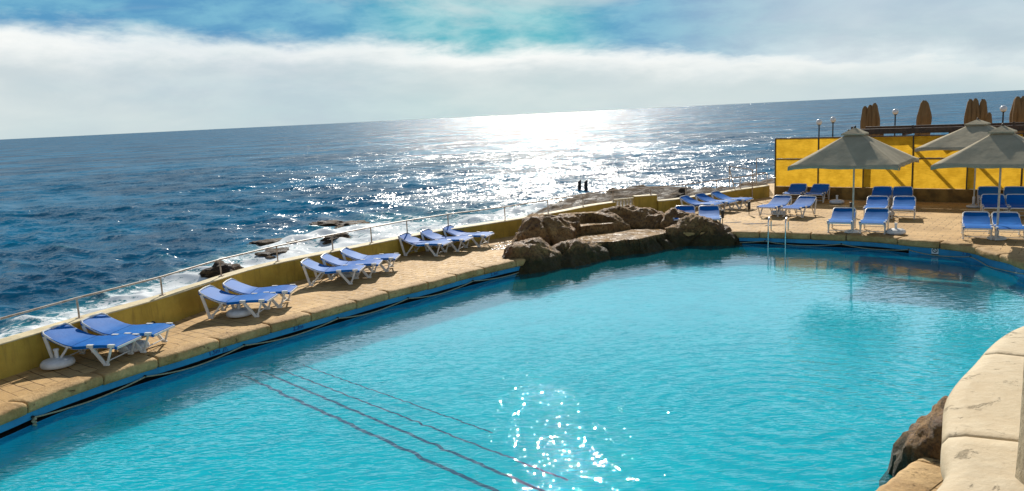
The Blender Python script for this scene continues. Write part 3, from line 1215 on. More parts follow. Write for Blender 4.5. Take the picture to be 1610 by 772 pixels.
spots = [
    ((-6.69, 13.15), 170, 'blue lounger nearest the bottom left, beside the white umbrella base at the wall'),
    ((-6.38, 13.84), 170, 'blue lounger second from the left, behind the nearest one against the sea wall'),
    ((-5.09, 16.12), 178, 'blue lounger of the second pair, front one with a white base under it'),
    ((-4.84, 16.87), 179, 'blue lounger of the second pair, the rear one touching the sea wall'),
    ((-3.71, 18.99), 179, 'nearest of three blue loungers in the row between the second pair and the rocks'),
    ((-3.38, 19.68), 178, 'middle one of three blue loungers in the row left of the three by the boulders'),
    ((-3.03, 20.38), 177, 'farthest of three blue loungers in the row left of the three by the boulders'),
    ((-1.84, 22.25), 160, 'leftmost of the three pale blue loungers standing just left of the brown boulders'),
    ((-1.26, 22.85), 160, 'middle of the three pale blue loungers standing just left of the brown boulders'),
    ((-0.65, 23.46), 161, 'rightmost of the three pale blue loungers standing just left of the brown boulders'),
    ((7.54, 28.13), 137, 'nearest of three side-on loungers against the low wall right of the boulders'),
    ((8.20, 28.60), 137, 'middle of three side-on loungers against the low wall right of the boulders'),
    ((8.95, 29.11), 137, 'farthest of three side-on loungers, closest to the goal shaped handrail'),
    ((5.52, 24.75), 77, 'pale blue lounger half hidden by the rocks, left of its twin'),
    ((6.27, 24.45), 77, 'pale blue lounger behind the rocks, beside the black bollard light'),
    ((8.74, 26.62), 47, 'blue lounger left in the pair behind the pool ladder'),
    ((9.38, 26.10), 47, 'blue lounger right in the pair behind the pool ladder'),
    ((10.92, 30.20), 58, 'dark blue lounger by the left end of the yellow screen, left of its pair'),
    ((11.56, 29.72), 58, 'dark blue lounger by the yellow screen with a white umbrella base at its right'),
    ((9.53, 22.50), 60, 'blue lounger left of the pole of the front left parasol'),
    ((10.27, 22.07), 60, 'blue lounger right of the pole of the front left parasol'),
    ((11.69, 24.94), 61, 'blue lounger directly behind the right one under the front left parasol'),
    ((12.40, 24.55), 61, 'blue lounger in the middle row under the parasol tip, right of its twin'),
    ((13.17, 27.74), 62, 'dark blue lounger by the screen behind the middle pair, left one'),
    ((13.80, 27.36), 62, 'dark blue lounger by the screen behind the middle pair, right one'),
    ((12.30, 20.39), 63, 'bright blue lounger left of the front right parasol pole'),
    ((12.97, 20.02), 63, 'bright blue lounger right of the front right parasol pole'),
    ((15.0, 24.00), 63, 'deep blue lounger behind the front right parasol pole, left of its row'),
    ((15.62, 23.66), 63, 'deep blue lounger at the right edge, second row behind the right parasol'),
    ((16.15, 26.15), 61, 'dark blue lounger in the rear row at the right, close under the yellow screen'),
    ((16.80, 25.78), 61, 'dark blue lounger in the rear right corner against the screen at the picture edge'),
]
proto = make_lounger()
km = kid_map(proto)
for i, ((x_, y_), a, lab) in enumerate(spots):
    o = proto if i == 0 else copy_tree(proto, km)
    o.location = (x_, y_, 0.022)
    o.rotation_euler = (0, 0, R(a - 90 + 1.6 * math.sin(i * 2.7)))
    o['label'] = lab


# ================================================================ PARASOLS
def make_parasol(x_, y_, yaw, side, rim, apex, label, vent=True, base=True):
    t = thing('parasol', (x_, y_, 0.0), yaw, label, 'parasol', 'open square parasols')
    hs = side / 2
    mb = MB()
    n = 14
    cor = [(-hs, -hs), (hs, -hs), (hs, hs), (-hs, hs)]
    inner = 0.13
    for c in range(4):
        a, b_ = np.array(cor[c]), np.array(cor[(c + 1) % 4])
        vs = []
        for j in range(n + 1):
            v = inner + (1 - inner) * j / n            # centre to rim
            for i in range(n + 1):
                u = i / n
                p = (a * (1 - u) + b_ * u)
                q = p * v
                sag = 0.075 * math.sin(math.pi * u) * v * v        # cloth sinks between the ribs
                zz = apex + (rim - apex) * (v ** 0.94) - sag * math.sin(math.pi * min(v * 0.9, 1)) * 0.9
                pull = 1 - 0.055 * math.sin(math.pi * u) * v ** 3
                w_ = noise.noise(Vector((q[0] * 1.6 + x_, q[1] * 1.6, 2.0))) * 0.02 * v
                vs.append((q[0] * pull, q[1] * pull, zz + w_))
        fs = [(j * (n + 1) + i, (j + 1) * (n + 1) + i, (j + 1) * (n + 1) + i + 1, j * (n + 1) + i + 1) for j in range(n) for i in range(n)]
        mb.add(vs, fs)
        # hem hanging from the rim
        base_i = n * (n + 1)
        hem = []
        for i in range(n + 1):
            pvt = vs[base_i + i]
            u = i / n
            drop = 0.055 + 0.012 * math.sin(u * 17 + c) + 0.06 * (abs(u - 0.5) * 2) ** 8
            hem.append((pvt[0] * (1.004 + 0.015 * math.sin(u * 23)), pvt[1] * (1.004 + 0.012 * math.sin(u * 19)), pvt[2] - drop))
        top = [vs[base_i + i] for i in range(n + 1)]
        mb.add(top + hem, [(i, n + 1 + i, n + 2 + i, i + 1) for i in range(n)])
    o = mb.build('canopy', M['canopy'], t, ang=28)
    s_ = o.modifiers.new('thickness', 'SOLIDIFY')
    s_.thickness = 0.004
    # vent cap
    mb = MB()
    ch = hs * 0.21
    cc = [(-ch, -ch), (ch, -ch), (ch, ch), (-ch, ch)]
    vz = apex + (rim - apex) * 0.17 + 0.045
    for c in range(4):
        a, b_ = cc[c], cc[(c + 1) % 4]
        m_ = ((a[0] + b_[0]) / 2 * 0.95, (a[1] + b_[1]) / 2 * 0.95)
        mb.add([(0, 0, apex + 0.05), (a[0], a[1], vz), (m_[0], m_[1], vz - 0.01), (b_[0], b_[1], vz),
                (a[0] * 1.02, a[1] * 1.02, vz - 0.05), (m_[0] * 1.02, m_[1] * 1.02, vz - 0.045), (b_[0] * 1.02, b_[1] * 1.02, vz - 0.05)],
               [(0, 1, 2), (0, 2, 3), (1, 4, 5, 2), (2, 5, 6, 3)])
    mb.build('vent_cap', M['canopy'], t, ang=25)
    MB().lathe((0, 0, apex + 0.03), [(0.02, 0), (0.035, 0.02), (0.03, 0.05), (0.008, 0.07)], 10).build('finial', M['dark_wood'], t)
    MB().tube([(0, 0, 0.02), (0, 0, apex + 0.02)], 0.026, 12).build('pole', M['cream_paint'], t)
    for c in range(4):
        p = cor[c]
        MB().tube([(0, 0, apex - 0.05), (p[0] * 0.97, p[1] * 0.97, rim + 0.0)], 0.013, 6).build('rib', M['cream_paint'], t)
        q = (p[0] * 0.5, p[1] * 0.5, apex - 0.05 + (rim - apex + 0.05) * 0.5 - 0.01)
        MB().tube([(0, 0, rim - 0.12), q], 0.010, 6).build('strut', M['cream_paint'], t)
    MB().lathe((0, 0, rim - 0.17), [(0.03, 0), (0.05, 0.02), (0.05, 0.08), (0.03, 0.10)], 12).build('hub', M['cream_paint'], t)
    if base:
        MB().lathe((0, 0, 0.0), [(0.20, 0.0), (0.23, 0.02), (0.22, 0.06), (0.10, 0.09), (0.045, 0.10), (0.045, 0.36), (0.038, 0.37)], 20).build('base', M['white_plastic'], t)
    return t


make_parasol(10.02, 22.73, R(-37), 2.9, 2.06, 3.02, 'grey square parasol at the left, over two loungers at the pool edge')
make_parasol(12.95, 20.60, R(-40), 2.75, 2.08, 2.97, 'nearest square parasol at the right edge, overlapping the one behind')
make_parasol(15.95, 26.75, R(-44), 3.0, 2.12, 2.95, 'square parasol farthest back, with its white tip seen above the nearest one')


# ---------------------------------------------------------------- loose parasol bases
def make_base():
    t = thing('parasol_stand', (0, 0, 0), 0, 'x', 'parasol stand', 'white plastic parasol stands')
    pr = [(0.20, 0.0), (0.255, 0.012), (0.27, 0.045), (0.262, 0.085), (0.235, 0.115), (0.17, 0.135), (0.075, 0.142), (0.05, 0.15)]
    MB().lathe((0, 0, 0), pr, 26, sx=1.0).build('tank', M['base_plastic'], t, ang=60)
    mb = MB()
    mb.lathe((0, 0, 0.14), [(0.040, 0), (0.036, 0.02), (0.034, 0.13), (0.046, 0.135), (0.046, 0.165), (0.034, 0.17)], 14)
    mb.build('tube_socket', M['base_plastic'], t)
    MB().lathe((0.17, -0.05, 0.118), [(0.03, 0), (0.03, 0.022), (0.024, 0.028)], 10).build('filler_cap', M['base_plastic'], t)
    return t


b0 = make_base()
kb = kid_map(b0)
bases = [((-7.88, 13.00), 'round white parasol base on the deck at the wall, left of the nearest lounger'),
         ((-5.78, 16.05), 'white parasol base under the front lounger of the second pair'),
         ((-6.95, 13.80), 'white parasol base in shade between the two nearest loungers'),
         ((-4.2, 19.75), 'white parasol base hidden under the row of three loungers'),
         ((12.32, 29.35), 'white parasol base with upright socket right of the dark loungers by the screen'),
         ((10.98, 22.10), 'low white parasol base right of the loungers under the front left parasol'),
         ((9.35, 27.10), 'white parasol base between the two loungers behind the ladder'),
         ((12.45, 25.75), 'white parasol base between the two loungers of the middle row')]
for i, ((x_, y_), lab) in enumerate(bases):
    o = b0 if i == 0 else copy_tree(b0, kb)
    o.location = (x_, y_, 0.022)
    o.rotation_euler = (0, 0, i * 1.3)
    o['label'] = lab

# ---------------------------------------------------------------- bollard lights
l0 = thing('bollard_light', (0, 0, 0), 0, 'x', 'bollard light', 'little black garden lights')
MB().tube([(0, 0, 0), (0, 0, 0.2)], 0.014, 8).build('stem', M['black_metal'], l0)
MB().box((0, 0, 0.33), (0.085, 0.085, 0.27)).build('head', M['black_metal'], l0, bevel=0.01)
kl = kid_map(l0)
for i, ((x_, y_), lab) in enumerate([((6.97, 25.57), 'small black bollard light right of the pale loungers behind the rocks'),
                                     ((8.42, 27.45), 'small black bollard light between the side-on loungers and the ladder pair'),
                                     ((11.35, 25.9), 'small black bollard light behind the front left parasol pole')]):
    o = l0 if i == 0 else copy_tree(l0, kl)
    o.location = (x_, y_, 0.02)
    o['label'] = lab

# ---------------------------------------------------------------- pool ladder
lp, lq = np.array([7.69, 23.40]), np.array([8.17, 23.20])
iL = nearest(8.0, 23.32)
nO = pn[iL]
tO = np.array([-nO[1], nO[0]])
c0 = pool[iL]
ld = thing('pool_ladder', (float(c0[0]), float(c0[1]), 0), math.atan2(nO[1], nO[0]) - math.pi / 2, 'stainless steel pool ladder hooked over the far pool edge', 'ladder')
for s_ in (-1, 1):
    x_ = s_ * 0.25
    pts = [(x_, 0.34, 0.01), (x_, 0.34, 0.30)]
    for k in range(9):
        a = math.pi * k / 8
        pts.append((x_, 0.12 + 0.22 * math.cos(a), 0.30 + 0.16 * math.sin(a)))
    pts += [(x_, -0.10, 0.0), (x_, -0.10, -1.5)]
    MB().tube(pts, 0.021, 10).build('side_rail', M['steel'], ld)
for k in range(4):
    MB().box((0, -0.10, -0.45 - k * 0.27), (0.48, 0.08, 0.025)).build('rung', M['steel'], ld, bevel=0.006)


# ---------------------------------------------------------------- rope hung along the gutter
def rope(hooks, label, knot_first=False):
    rt = thing('safety_rope', (hooks[0][0], hooks[0][1], -0.25), 0, label, 'rope')
    ids = [nearest(*h) for h in hooks]
    pts = []
    for a, b_ in zip(ids[:-1], ids[1:]):
        if abs(b_ - a) > NP / 2:
            if b_ < a:
                b_ += NP
            else:
                a += NP
        m_ = b_ - a
        for k in range(m_):
            u = k / m_
            i = (a + k) % NP
            q = pool[i] + pn[i] * 0.022
            pts.append((q[0] - hooks[0][0], q[1] - hooks[0][1], -0.265 - 0.095 * math.sin(math.pi * u) ** 0.9 + 0.25))
    i = ids[-1]
    q = pool[i] + pn[i] * 0.022
    pts.append((q[0] - hooks[0][0], q[1] - hooks[0][1], -0.015))
    if knot_first:
        p = pts[0]
        kn = [(p[0] + 0.02 * math.sin(k * 1.7), p[1] + 0.02 * math.cos(k * 1.7), p[2] - 0.14 + 0.014 * k) for k in range(10)]
        MB().tube(kn, 0.022, 7).build('knot', M['rope'], rt)
    MB().tube(pts, 0.0125, 6).build('rope_line', M['rope'], rt)
    for i in ids:
        q = pool[i] + pn[i] * 0.035
        MB().lathe((q[0] - hooks[0][0], q[1] - hooks[0][1], -0.015), [(0.012, -0.02), (0.028, -0.005), (0.028, 0.012), (0.012, 0.025)], 8).build('eye_hook', M['black_metal'], rt)


rope([(-7.51, 11.42), (-6.42, 13.11), (-5.24, 14.79), (-4.0, 16.58), (-2.59, 18.27), (-1.01, 19.79), (0.6, 21.3), (1.5, 22.0)],
     'pale rope looped on hooks along the left pool wall, knotted at its near end', True)
rope([(3.9, 24.3), (5.0, 24.42), (7.69, 23.5), (9.58, 22.35), (10.95, 21.2), (11.65, 19.8), (12.1, 17.6)],
     'pale rope looped on hooks along the far pool wall behind the ladder')


# ---------------------------------------------------------------- depth markings and the sign
def text_mesh(body, size, mat, name, ext=0.003):
    cu = bpy.data.curves.new(name, 'FONT')
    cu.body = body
    cu.size = size
    cu.extrude = ext
    cu.align_x = 'CENTER'
    cu.align_y = 'CENTER'
    ob = bpy.data.objects.new('tmp_text', cu)
    COL.objects.link(ob)
    dg = bpy.context.evaluated_depsgraph_get()
    me = bpy.data.meshes.new_from_object(ob.evaluated_get(dg))
    me.name = name
    bpy.data.objects.remove(ob)
    me.materials.clear()
    me.materials.append(mat)
    return me


def on_pool_wall(x_, y_, zc, off=0.045):
    i = nearest(x_, y_)
    q = pool[i] + pn[i] * off
    # the text's +Z looks to the water, +X along the wall reading left to right seen from the water
    z_ = Vector((-pn[i][0], -pn[i][1], 0))
    y_ = Vector((0, 0, 1))
    x_ = y_.cross(z_)
    m = Matrix((x_, y_, z_)).transposed().to_4x4()
    m.translation = (q[0], q[1], zc)
    return m


def marking(body, x_, y_, label, tri=False, size=0.13):
    t = thing('depth_marking', (0, 0, 0), 0, label, 'depth marking')
    t.matrix_world = on_pool_wall(x_, y_, -0.225, 0.0455)
    me = text_mesh(body, size, M['blue_paint_mark'], 'lettering')
    o = bpy.data.objects.new('lettering', me)
    COL.objects.link(o)
    o.parent = t
    if tri:
        mb = MB()
        for a, b_ in (((0.18, -0.05), (0.30, -0.05)), ((0.30, -0.05), (0.24, 0.055)), ((0.24, 0.055), (0.18, -0.05)), ((0.215, -0.025), (0.265, -0.025)), ((0.24, -0.02), (0.24, 0.015))):
            mb.bar((*a, 0.0), (*b_, 0.0), 0.006, 0.010, (0, 0, 1))
        mb.build('warning_triangle', M['blue_paint_mark'], t)


marking('1.5m', -5.70, 14.25, 'blue 1.5m depth marking with a triangle on the left pool wall', True)
marking('2.2m', -4.5, 15.71, 'blue 2.2m depth marking on the left pool wall, right of the triangle')
marking('2.3m', -0.49, 20.37, 'faint blue depth marking on the pool wall just left of the boulders')
marking('2.2m', 11.62, 19.95, 'faint blue depth marking beside the small white no diving sign')
sg = thing('pool_sign', (0, 0, 0), 0, 'small white square sign with a crossed black ring on the right pool wall', 'sign')
sg.matrix_world = on_pool_wall(11.35, 20.65, -0.235, 0.043)
MB().box((0, 0, 0), (0.17, 0.17, 0.008)).build('plate', M['sign_white'], sg)
mb = MB()
ring = [(0.055 * math.cos(a * math.pi / 10), 0.055 * math.sin(a * math.pi / 10) + 0.01, 0.006) for a in range(21)]
mb.tube(ring, 0.010, 6)
mb.bar((-0.04, 0.05, 0.006), (0.04, -0.03, 0.006), 0.012, 0.014)
mb.build('pictogram', M['black_metal'], sg)
MB().box((0, -0.105, 0), (0.17, 0.035, 0.010)).build('lower_strip', M['black_metal'], sg)


# ================================================================ CLOSED PARASOLS AND GLOBE LAMPS BEYOND THE SCREEN
def closed_parasol(x_, y_, top, label, w=0.30, hcloth=2.0, seed=0):
    t = thing('closed_parasol', (x_, y_, 0), seed * 0.7, label, 'parasol', 'closed parasols beyond the yellow screen')
    mb = MB()
    n = 40
    rows = 16
    vs = []
    for j in range(rows + 1):
        v = j / rows
        z_ = top - hcloth * v
        lx = 0.05 * math.sin(v * 3 + seed)
        r = w * (0.56 + 0.46 * min(v * 2.6, 1.0) ** 0.8) * (1 - 0.12 * math.exp(-((v - 0.62) / 0.08) ** 2)) if v > 0.03 else w * 0.30
        for k in range(n):
            a = 2 * math.pi * k / n
            fold = 0.86 + 0.42 * (abs(math.sin(a * 2.5 + seed + v * 0.5)) - 0.4) * min(1, v * 3) + 0.10 * math.sin(a * 9 + seed * 2) * v
            vs.append((lx + r * fold * math.cos(a), r * fold * 0.85 * math.sin(a), z_ + 0.05 * math.sin(a * 4 + seed) * (v > 0.95)))
    fs = [(j * n + k, j * n + (k + 1) % n, (j + 1) * n + (k + 1) % n, (j + 1) * n + k) for j in range(rows) for k in range(n)]
    fs.append(tuple(range(n)))
    mb.add(vs, fs)
    mb.build('folded_canopy', M['closed_cloth'], t, ang=50)
    MB().lathe((0, 0, top - hcloth * 0.62 - 0.03), [(w * 0.95, 0), (w * 0.97, 0.02), (w * 0.97, 0.05), (w * 0.95, 0.07)], 20).build('tie_strap', M['brown_wood'], t)
    MB().tube([(0, 0, 0), (0, 0, top + 0.01)], 0.03, 8).build('pole', M['brown_wood'], t)
    MB().lathe((0, 0, 0), [(0.35, 0), (0.35, 0.06), (0.05, 0.08)], 16).build('base', M['brown_wood'], t)


cps = [(16.38, 36.18, 3.51, 0.2, 'closed parasol forming the left third of the wide brown cluster behind the screen'),
       (16.55, 36.05, 3.56, 0.22, 'closed parasol in the middle of the wide brown cluster behind the screen'),
       (16.72, 35.92, 3.63, 0.22, 'closed parasol forming the right third of the wide brown cluster behind the screen'),
       (18.28, 34.72, 3.65, 0.27, 'lone brown closed parasol standing between the two globe lamps'),
       (19.68, 33.64, 3.62, 0.21, 'closed parasol at the left of the slim group above the middle parasol'),
       (19.84, 33.51, 3.64, 0.22, 'closed parasol in the middle of the slim group above the middle parasol'),
       (20.03, 33.36, 3.6, 0.2, 'pale closed parasol at the right of the slim group above the middle parasol'),
       (20.25, 33.19, 3.03, 0.16, 'short dark closed parasol right of the slim group'),
       (21.03, 32.59, 3.64, 0.26, 'closed parasol cut by the right edge of the picture, left of its pair'),
       (21.18, 32.47, 3.65, 0.26, 'closed parasol cut by the right edge of the picture, right of its pair')]
for i, (x_, y_, tp, w_, lab) in enumerate(cps):
    closed_parasol(x_, y_, tp, lab, w_, 1.9 if i != 7 else 1.4, i * 1.3)


g0 = None
for i, (x_, y_, zt, lab) in enumerate([(13.83, 34.99, 2.93, 'leftmost white globe lamp on a dark pole behind the yellow screen'),
                                       (14.69, 35.59, 2.99, 'second white globe lamp from the left behind the screen'),
                                       (17.17, 34.94, 3.22, 'white globe lamp between the wide parasol cluster and the lone closed parasol'),
                                       (19.85, 31.6, 3.20, 'white globe lamp near the right edge behind the open parasols')]):
    if g0 is None:
        g0 = thing('globe_lamp', (0, 0, 0), 0, 'x', 'street lamp', 'globe lamps behind the screen')
        MB().tube([(0, 0, -3.2), (0, 0, -0.12)], [0.04, 0.028], 8).build('pole', M['black_metal'], g0)
        MB().lathe((0, 0, -0.15), [(0.03, 0), (0.07, 0.02), (0.07, 0.05)], 12).build('collar', M['black_metal'], g0)
        pr = [(0.13 * math.sin(math.pi * k / 12) + 0.002, -0.13 * math.cos(math.pi * k / 12)) for k in range(13)]
        MB().lathe((0, 0, 0), pr, 18).build('globe', M['globe'], g0, ang=180)
        kg = kid_map(g0)
        o = g0
    else:
        o = copy_tree(g0, kg)
    o.location = (x_, y_, zt)
    o['label'] = lab


# ================================================================ ROCKS
def fbm(p, oct_=5, h=0.9):
    return noise.fractal(p, h, 2.1, oct_)


def heightrock(name, x0, x1, y0, y1, step, hf, label, cat='rock', mat=None, amp=0.10, fr=1.6, seed=0, shelves=None, base=-0.9, crack=1.1):
    nx_, ny_ = int((x1 - x0) / step), int((y1 - y0) / step)
    mb = MB()
    vs = {}
    fs = []
    mi = []
    vid = {}
    cx, cy = (x0 + x1) / 2, (y0 + y1) / 2
    Hh = np.full((nx_ + 1, ny_ + 1), -9.0)
    for i in range(nx_ + 1):
        for j in range(ny_ + 1):
            Hh[i, j] = hf(x0 + i * step, y0 + j * step)
    dHx, dHy = np.gradient(Hh, step)
    for i in range(nx_ + 1):
        for j in range(ny_ + 1):
            x_, y_ = x0 + i * step, y0 + j * step
            h = Hh[i, j]
            gx, gy = dHx[i, j], dHy[i, j]
            nn = Vector((-gx, -gy, 1.0)).normalized()
            p = Vector((x_, y_, h))
            fl = shelves(x_, y_) if shelves else 0
            a = amp * (0.08 if fl else 1.0)
            q = p * fr + Vector((seed, seed * 2, 0))
            rid = 1 - abs(noise.noise(q * 0.9)) * 2
            d = (fbm(q) * 0.55 + rid * 0.35 + noise.noise(q * 3.6 + Vector((0, 0, q.x * 1.5))) * 0.30 + noise.noise(q * 8.0) * 0.10 + noise.noise(q * 17.0) * 0.04) * a
            # cracks
            cr = abs(noise.noise(q * 0.55 + Vector((7, 3, 1))))
            if cr < 0.05 and not fl:
                d -= (0.05 - cr) / 0.05 * amp * crack
            p = p + nn * d
            vid[(i, j)] = len(mb.v)
            mb.v.append((p.x - cx, p.y - cy, p.z))
    for i in range(nx_):
        for j in range(ny_):
            if max(Hh[i, j], Hh[i + 1, j], Hh[i, j + 1], Hh[i + 1, j + 1]) < base:
                continue
            mb.f.append((vid[(i, j)], vid[(i + 1, j)], vid[(i + 1, j + 1)], vid[(i, j + 1)]))
            hh = (Hh[i, j], Hh[i + 1, j], Hh[i, j + 1], Hh[i + 1, j + 1])
            mb.mi.append(1 if (shelves and max(hh) - min(hh) < 0.05 and shelves(x0 + (i + .5) * step, y0 + (j + .5) * step)) else 0)
    o = mb.build(name, [M['rock'], M['wetshelf']], None, smooth=True, ang=50)
    o.location = (cx, cy, 0)
    tag(o, label, cat)
    return o


def smax(a, b_, k):
    h = max(k - abs(a - b_), 0) / k
    return max(a, b_) + h * h * k * 0.25


def smin(a, b_, k):
    return -smax(-a, -b_, k)


def bumpf(x_, y_, cx, cy, rx, ry, h, base=-1.2, p=2.6, ang=0.0):
    dx, dy = x_ - cx, y_ - cy
    c, s_ = math.cos(ang), math.sin(ang)
    u, v = (dx * c + dy * s_) / rx, (-dx * s_ + dy * c) / ry
    r = (abs(u) ** p + abs(v) ** p) ** (1 / p)
    if r >= 1.25:
        return -3.0
    t_ = max(0.0, 1 - r ** 2.6)
    if r > 1:
        return base - (r - 1) * 4
    return base + (h - base) * (t_ ** 0.55)


def in_poly(x_, y_, poly):
    c = False
    j = len(poly) - 1
    for i in range(len(poly)):
        xi, yi = poly[i]
        xj, yj = poly[j]
        if (yi > y_) != (yj > y_) and x_ < (xj - xi) * (y_ - yi) / (yj - yi) + xi:
            c = not c
        j = i
    return c


S2 = [(1.75, 23.10), (2.4, 22.95), (3.15, 22.88), (4.0, 23.25), (4.75, 23.95), (5.05, 24.6), (4.7, 25.0), (3.9, 24.95), (2.9, 24.75), (2.1, 24.3)]
S1 = [(2.15, 24.42), (3.2, 24.78), (3.35, 25.15), (2.6, 25.35), (2.1, 25.0)]
S0 = [(1.55, 25.25), (2.9, 25.45), (2.9, 25.70), (1.6, 25.6)]


def shelf_id(x_, y_):
    w = noise.noise(Vector((x_ * 1.5, y_ * 1.5, 0))) * 0.12
    if in_poly(x_ + w, y_ - w, S2):
        return 2
    if in_poly(x_ + w, y_ - w, S1):
        return 1
    if in_poly(x_ + w, y_ - w, S0):
        return 3
    return 0


def main_rock(x_, y_):
    h = bumpf(x_, y_, 1.10, 23.85, 1.25, 1.0, 0.76, p=2.2, ang=0.35)        # big left boulder
    h = smax(h, bumpf(x_, y_, 2.3, 25.3, 2.1, 1.1, 0.62, p=2.5, ang=0.35), 0.3)   # back left
    h = smax(h, bumpf(x_, y_, 3.9, 26.2, 2.0, 0.9, 0.64, p=2.5, ang=0.10), 0.3)   # back mass
    h = smax(h, bumpf(x_, y_, 5.2, 25.5, 1.5, 0.9, 0.46, p=2.3, ang=-0.3), 0.35)
    h = smax(h, bumpf(x_, y_, 5.9, 24.7, 1.3, 0.85, 0.36, p=2.2, ang=-0.5), 0.3)
    h = smax(h, bumpf(x_, y_, 6.35, 24.25, 0.95, 0.6, 0.12, p=2.1, ang=-0.4), 0.25)
    h = smax(h, bumpf(x_, y_, 5.0, 24.45, 1.0, 0.65, 0.16, p=2.3, ang=0.1), 0.2)
    h = smax(h, bumpf(x_, y_, 3.3, 24.1, 2.05, 1.35, 0.16, p=3.0, ang=0.30), 0.06)   # ledge over the pool
    h = smax(h, bumpf(x_, y_, 1.75, 22.40, 1.4, 0.85, 0.16, p=2.3, ang=0.65), 0.2)
    s_ = shelf_id(x_, y_)
    if s_ == 2:
        h = 0.06 + 0.02 * noise.noise(Vector((x_ * 2, y_ * 2, 4)))
    elif s_ == 1:
        h = 0.33
    elif s_ == 3:
        h = 0.62
    return h


def shelf_soft(x_, y_):
    return shelf_id(x_, y_)


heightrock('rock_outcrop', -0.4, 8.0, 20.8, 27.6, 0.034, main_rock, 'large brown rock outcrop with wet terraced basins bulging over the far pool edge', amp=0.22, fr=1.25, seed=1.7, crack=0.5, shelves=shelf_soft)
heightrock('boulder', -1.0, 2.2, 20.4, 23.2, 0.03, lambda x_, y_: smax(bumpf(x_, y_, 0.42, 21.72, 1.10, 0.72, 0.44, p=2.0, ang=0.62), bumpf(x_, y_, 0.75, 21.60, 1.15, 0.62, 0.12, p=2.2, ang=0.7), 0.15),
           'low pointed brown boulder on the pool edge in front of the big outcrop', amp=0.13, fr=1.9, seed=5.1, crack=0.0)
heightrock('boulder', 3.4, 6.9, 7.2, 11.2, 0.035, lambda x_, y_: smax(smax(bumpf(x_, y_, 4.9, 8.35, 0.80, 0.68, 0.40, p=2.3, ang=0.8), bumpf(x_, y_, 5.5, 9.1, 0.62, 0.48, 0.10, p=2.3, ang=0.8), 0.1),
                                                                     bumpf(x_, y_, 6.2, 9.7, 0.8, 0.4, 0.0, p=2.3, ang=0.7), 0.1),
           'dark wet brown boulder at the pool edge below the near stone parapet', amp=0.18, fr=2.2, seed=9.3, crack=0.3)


# puddles on the paving
def puddle(name, pts, label):
    mb = MB()
    line = catmull(pts, True, 0.08)
    vs = [(p[0] + noise.noise(Vector((p[0] * 5, p[1] * 5, 0))) * 0.06, p[1] + noise.noise(Vector((p[0] * 5, p[1] * 5, 9))) * 0.06, 0.004) for p in line]
    mb.add(vs, [tuple(range(len(vs)))])
    o = mb.build(name, M['puddle'], smooth=False)
    if o.data.polygons[0].normal.z < 0:
        o.data.flip_normals()
    tag(o, kind='structure')


m_, t_, b_, o_ = newmat('puddle_water')
b_.inputs['Base Color'].default_value = (0.20, 0.12, 0.05, 1)
b_.inputs['Roughness'].default_value = 0.16
bump(t_, b_, tnoise(t_, coord(t_), 9, 4, 0.6), 0.02)
M['puddle'] = m_
for k, (cx, cy, rx, ry) in enumerate([(7.4, 25.9, 0.30, 0.12), (8.0, 25.4, 0.42, 0.16), (8.4, 24.9, 0.30, 0.10), (-0.35, 22.95, 0.35, 0.16), (-0.2, 23.5, 0.42, 0.2), (0.0, 24.1, 0.35, 0.2)]):
    puddle('puddle', [(cx + rx * math.cos(a) * (1 + 0.3 * math.sin(a * 3 + k)), cy + ry * math.sin(a) * (1 + 0.3 * math.cos(a * 2 + k))) for a in [i * math.pi / 4 for i in range(8)]], '')


# ================================================================ SHORE, SEA
def coast_y(x_):
    return np.interp(x_, [-24, -20, -17.5, -15.5, -14, -12, -9.5, -6, -2, 1, 5, 16, 30, 45], [4, 12, 20, 28, 33, 38, 41.5, 43.5, 45, 47, 48.5, 49.5, 47, 44])


def build_shore():
    step = 0.22
    xs = np.arange(-22, 46, step)
    ys = np.arange(10, 54, step)
    nx_, ny_ = len(xs), len(ys)
    wx, wy = wall[:, 0], wall[:, 1]
    verts = []
    for y_ in ys:
        cy = 0
        for x_ in xs:
            d = float(coast_y(x_)) - y_ + 3.0 * noise.noise(Vector((x_ * 0.22, y_ * 0.22, 0))) + 1.2 * noise.noise(Vector((x_ * 0.7, y_ * 0.7, 3)))
            lvl = float(np.interp(x_ - (y_ - 30) * 0.12, [-12, -6, -2.5, 0.5, 3], [-3.0, -2.92, -2.55, -1.45, -1.10]))
            n_ = noise.fractal(Vector((x_ * 0.35, y_ * 0.5, 1.3)), 0.8, 2.1, 6)
            h = lvl + 0.42 * n_
            h = math.floor(h / 0.16) * 0.16 * 0.6 + h * 0.4
            if d < 0:
                h += d * 0.7
            elif d < 1:
                h -= 0.1 * (1 - d)
            # keep clear of the terrace and pool
            if x_ < 3.9:
                wyx = float(np.interp(x_, wx, wy)) if x_ > wx[0] else 9.0
                inside = y_ < wyx + 0.15 and x_ > wx[0] - 0.2
            else:
                inside = y_ < float(np.interp(x_, [3.9, 5.5, 11.2, 12.5, 45], [28.9, 29.1, 33.0, 38.0, 38.0]))
            if inside:
                h = -3.6
            verts.append((x_, y_, h))
    faces = [(j * nx_ + i, j * nx_ + i + 1, (j + 1) * nx_ + i + 1, (j + 1) * nx_ + i) for j in range(ny_ - 1) for i in range(nx_ - 1)]
    mb = MB()
    mb.add(verts, faces)
    o = mb.build('rocky_shore', M['shore'], ang=40)
    tag(o, kind='structure')


build_shore()


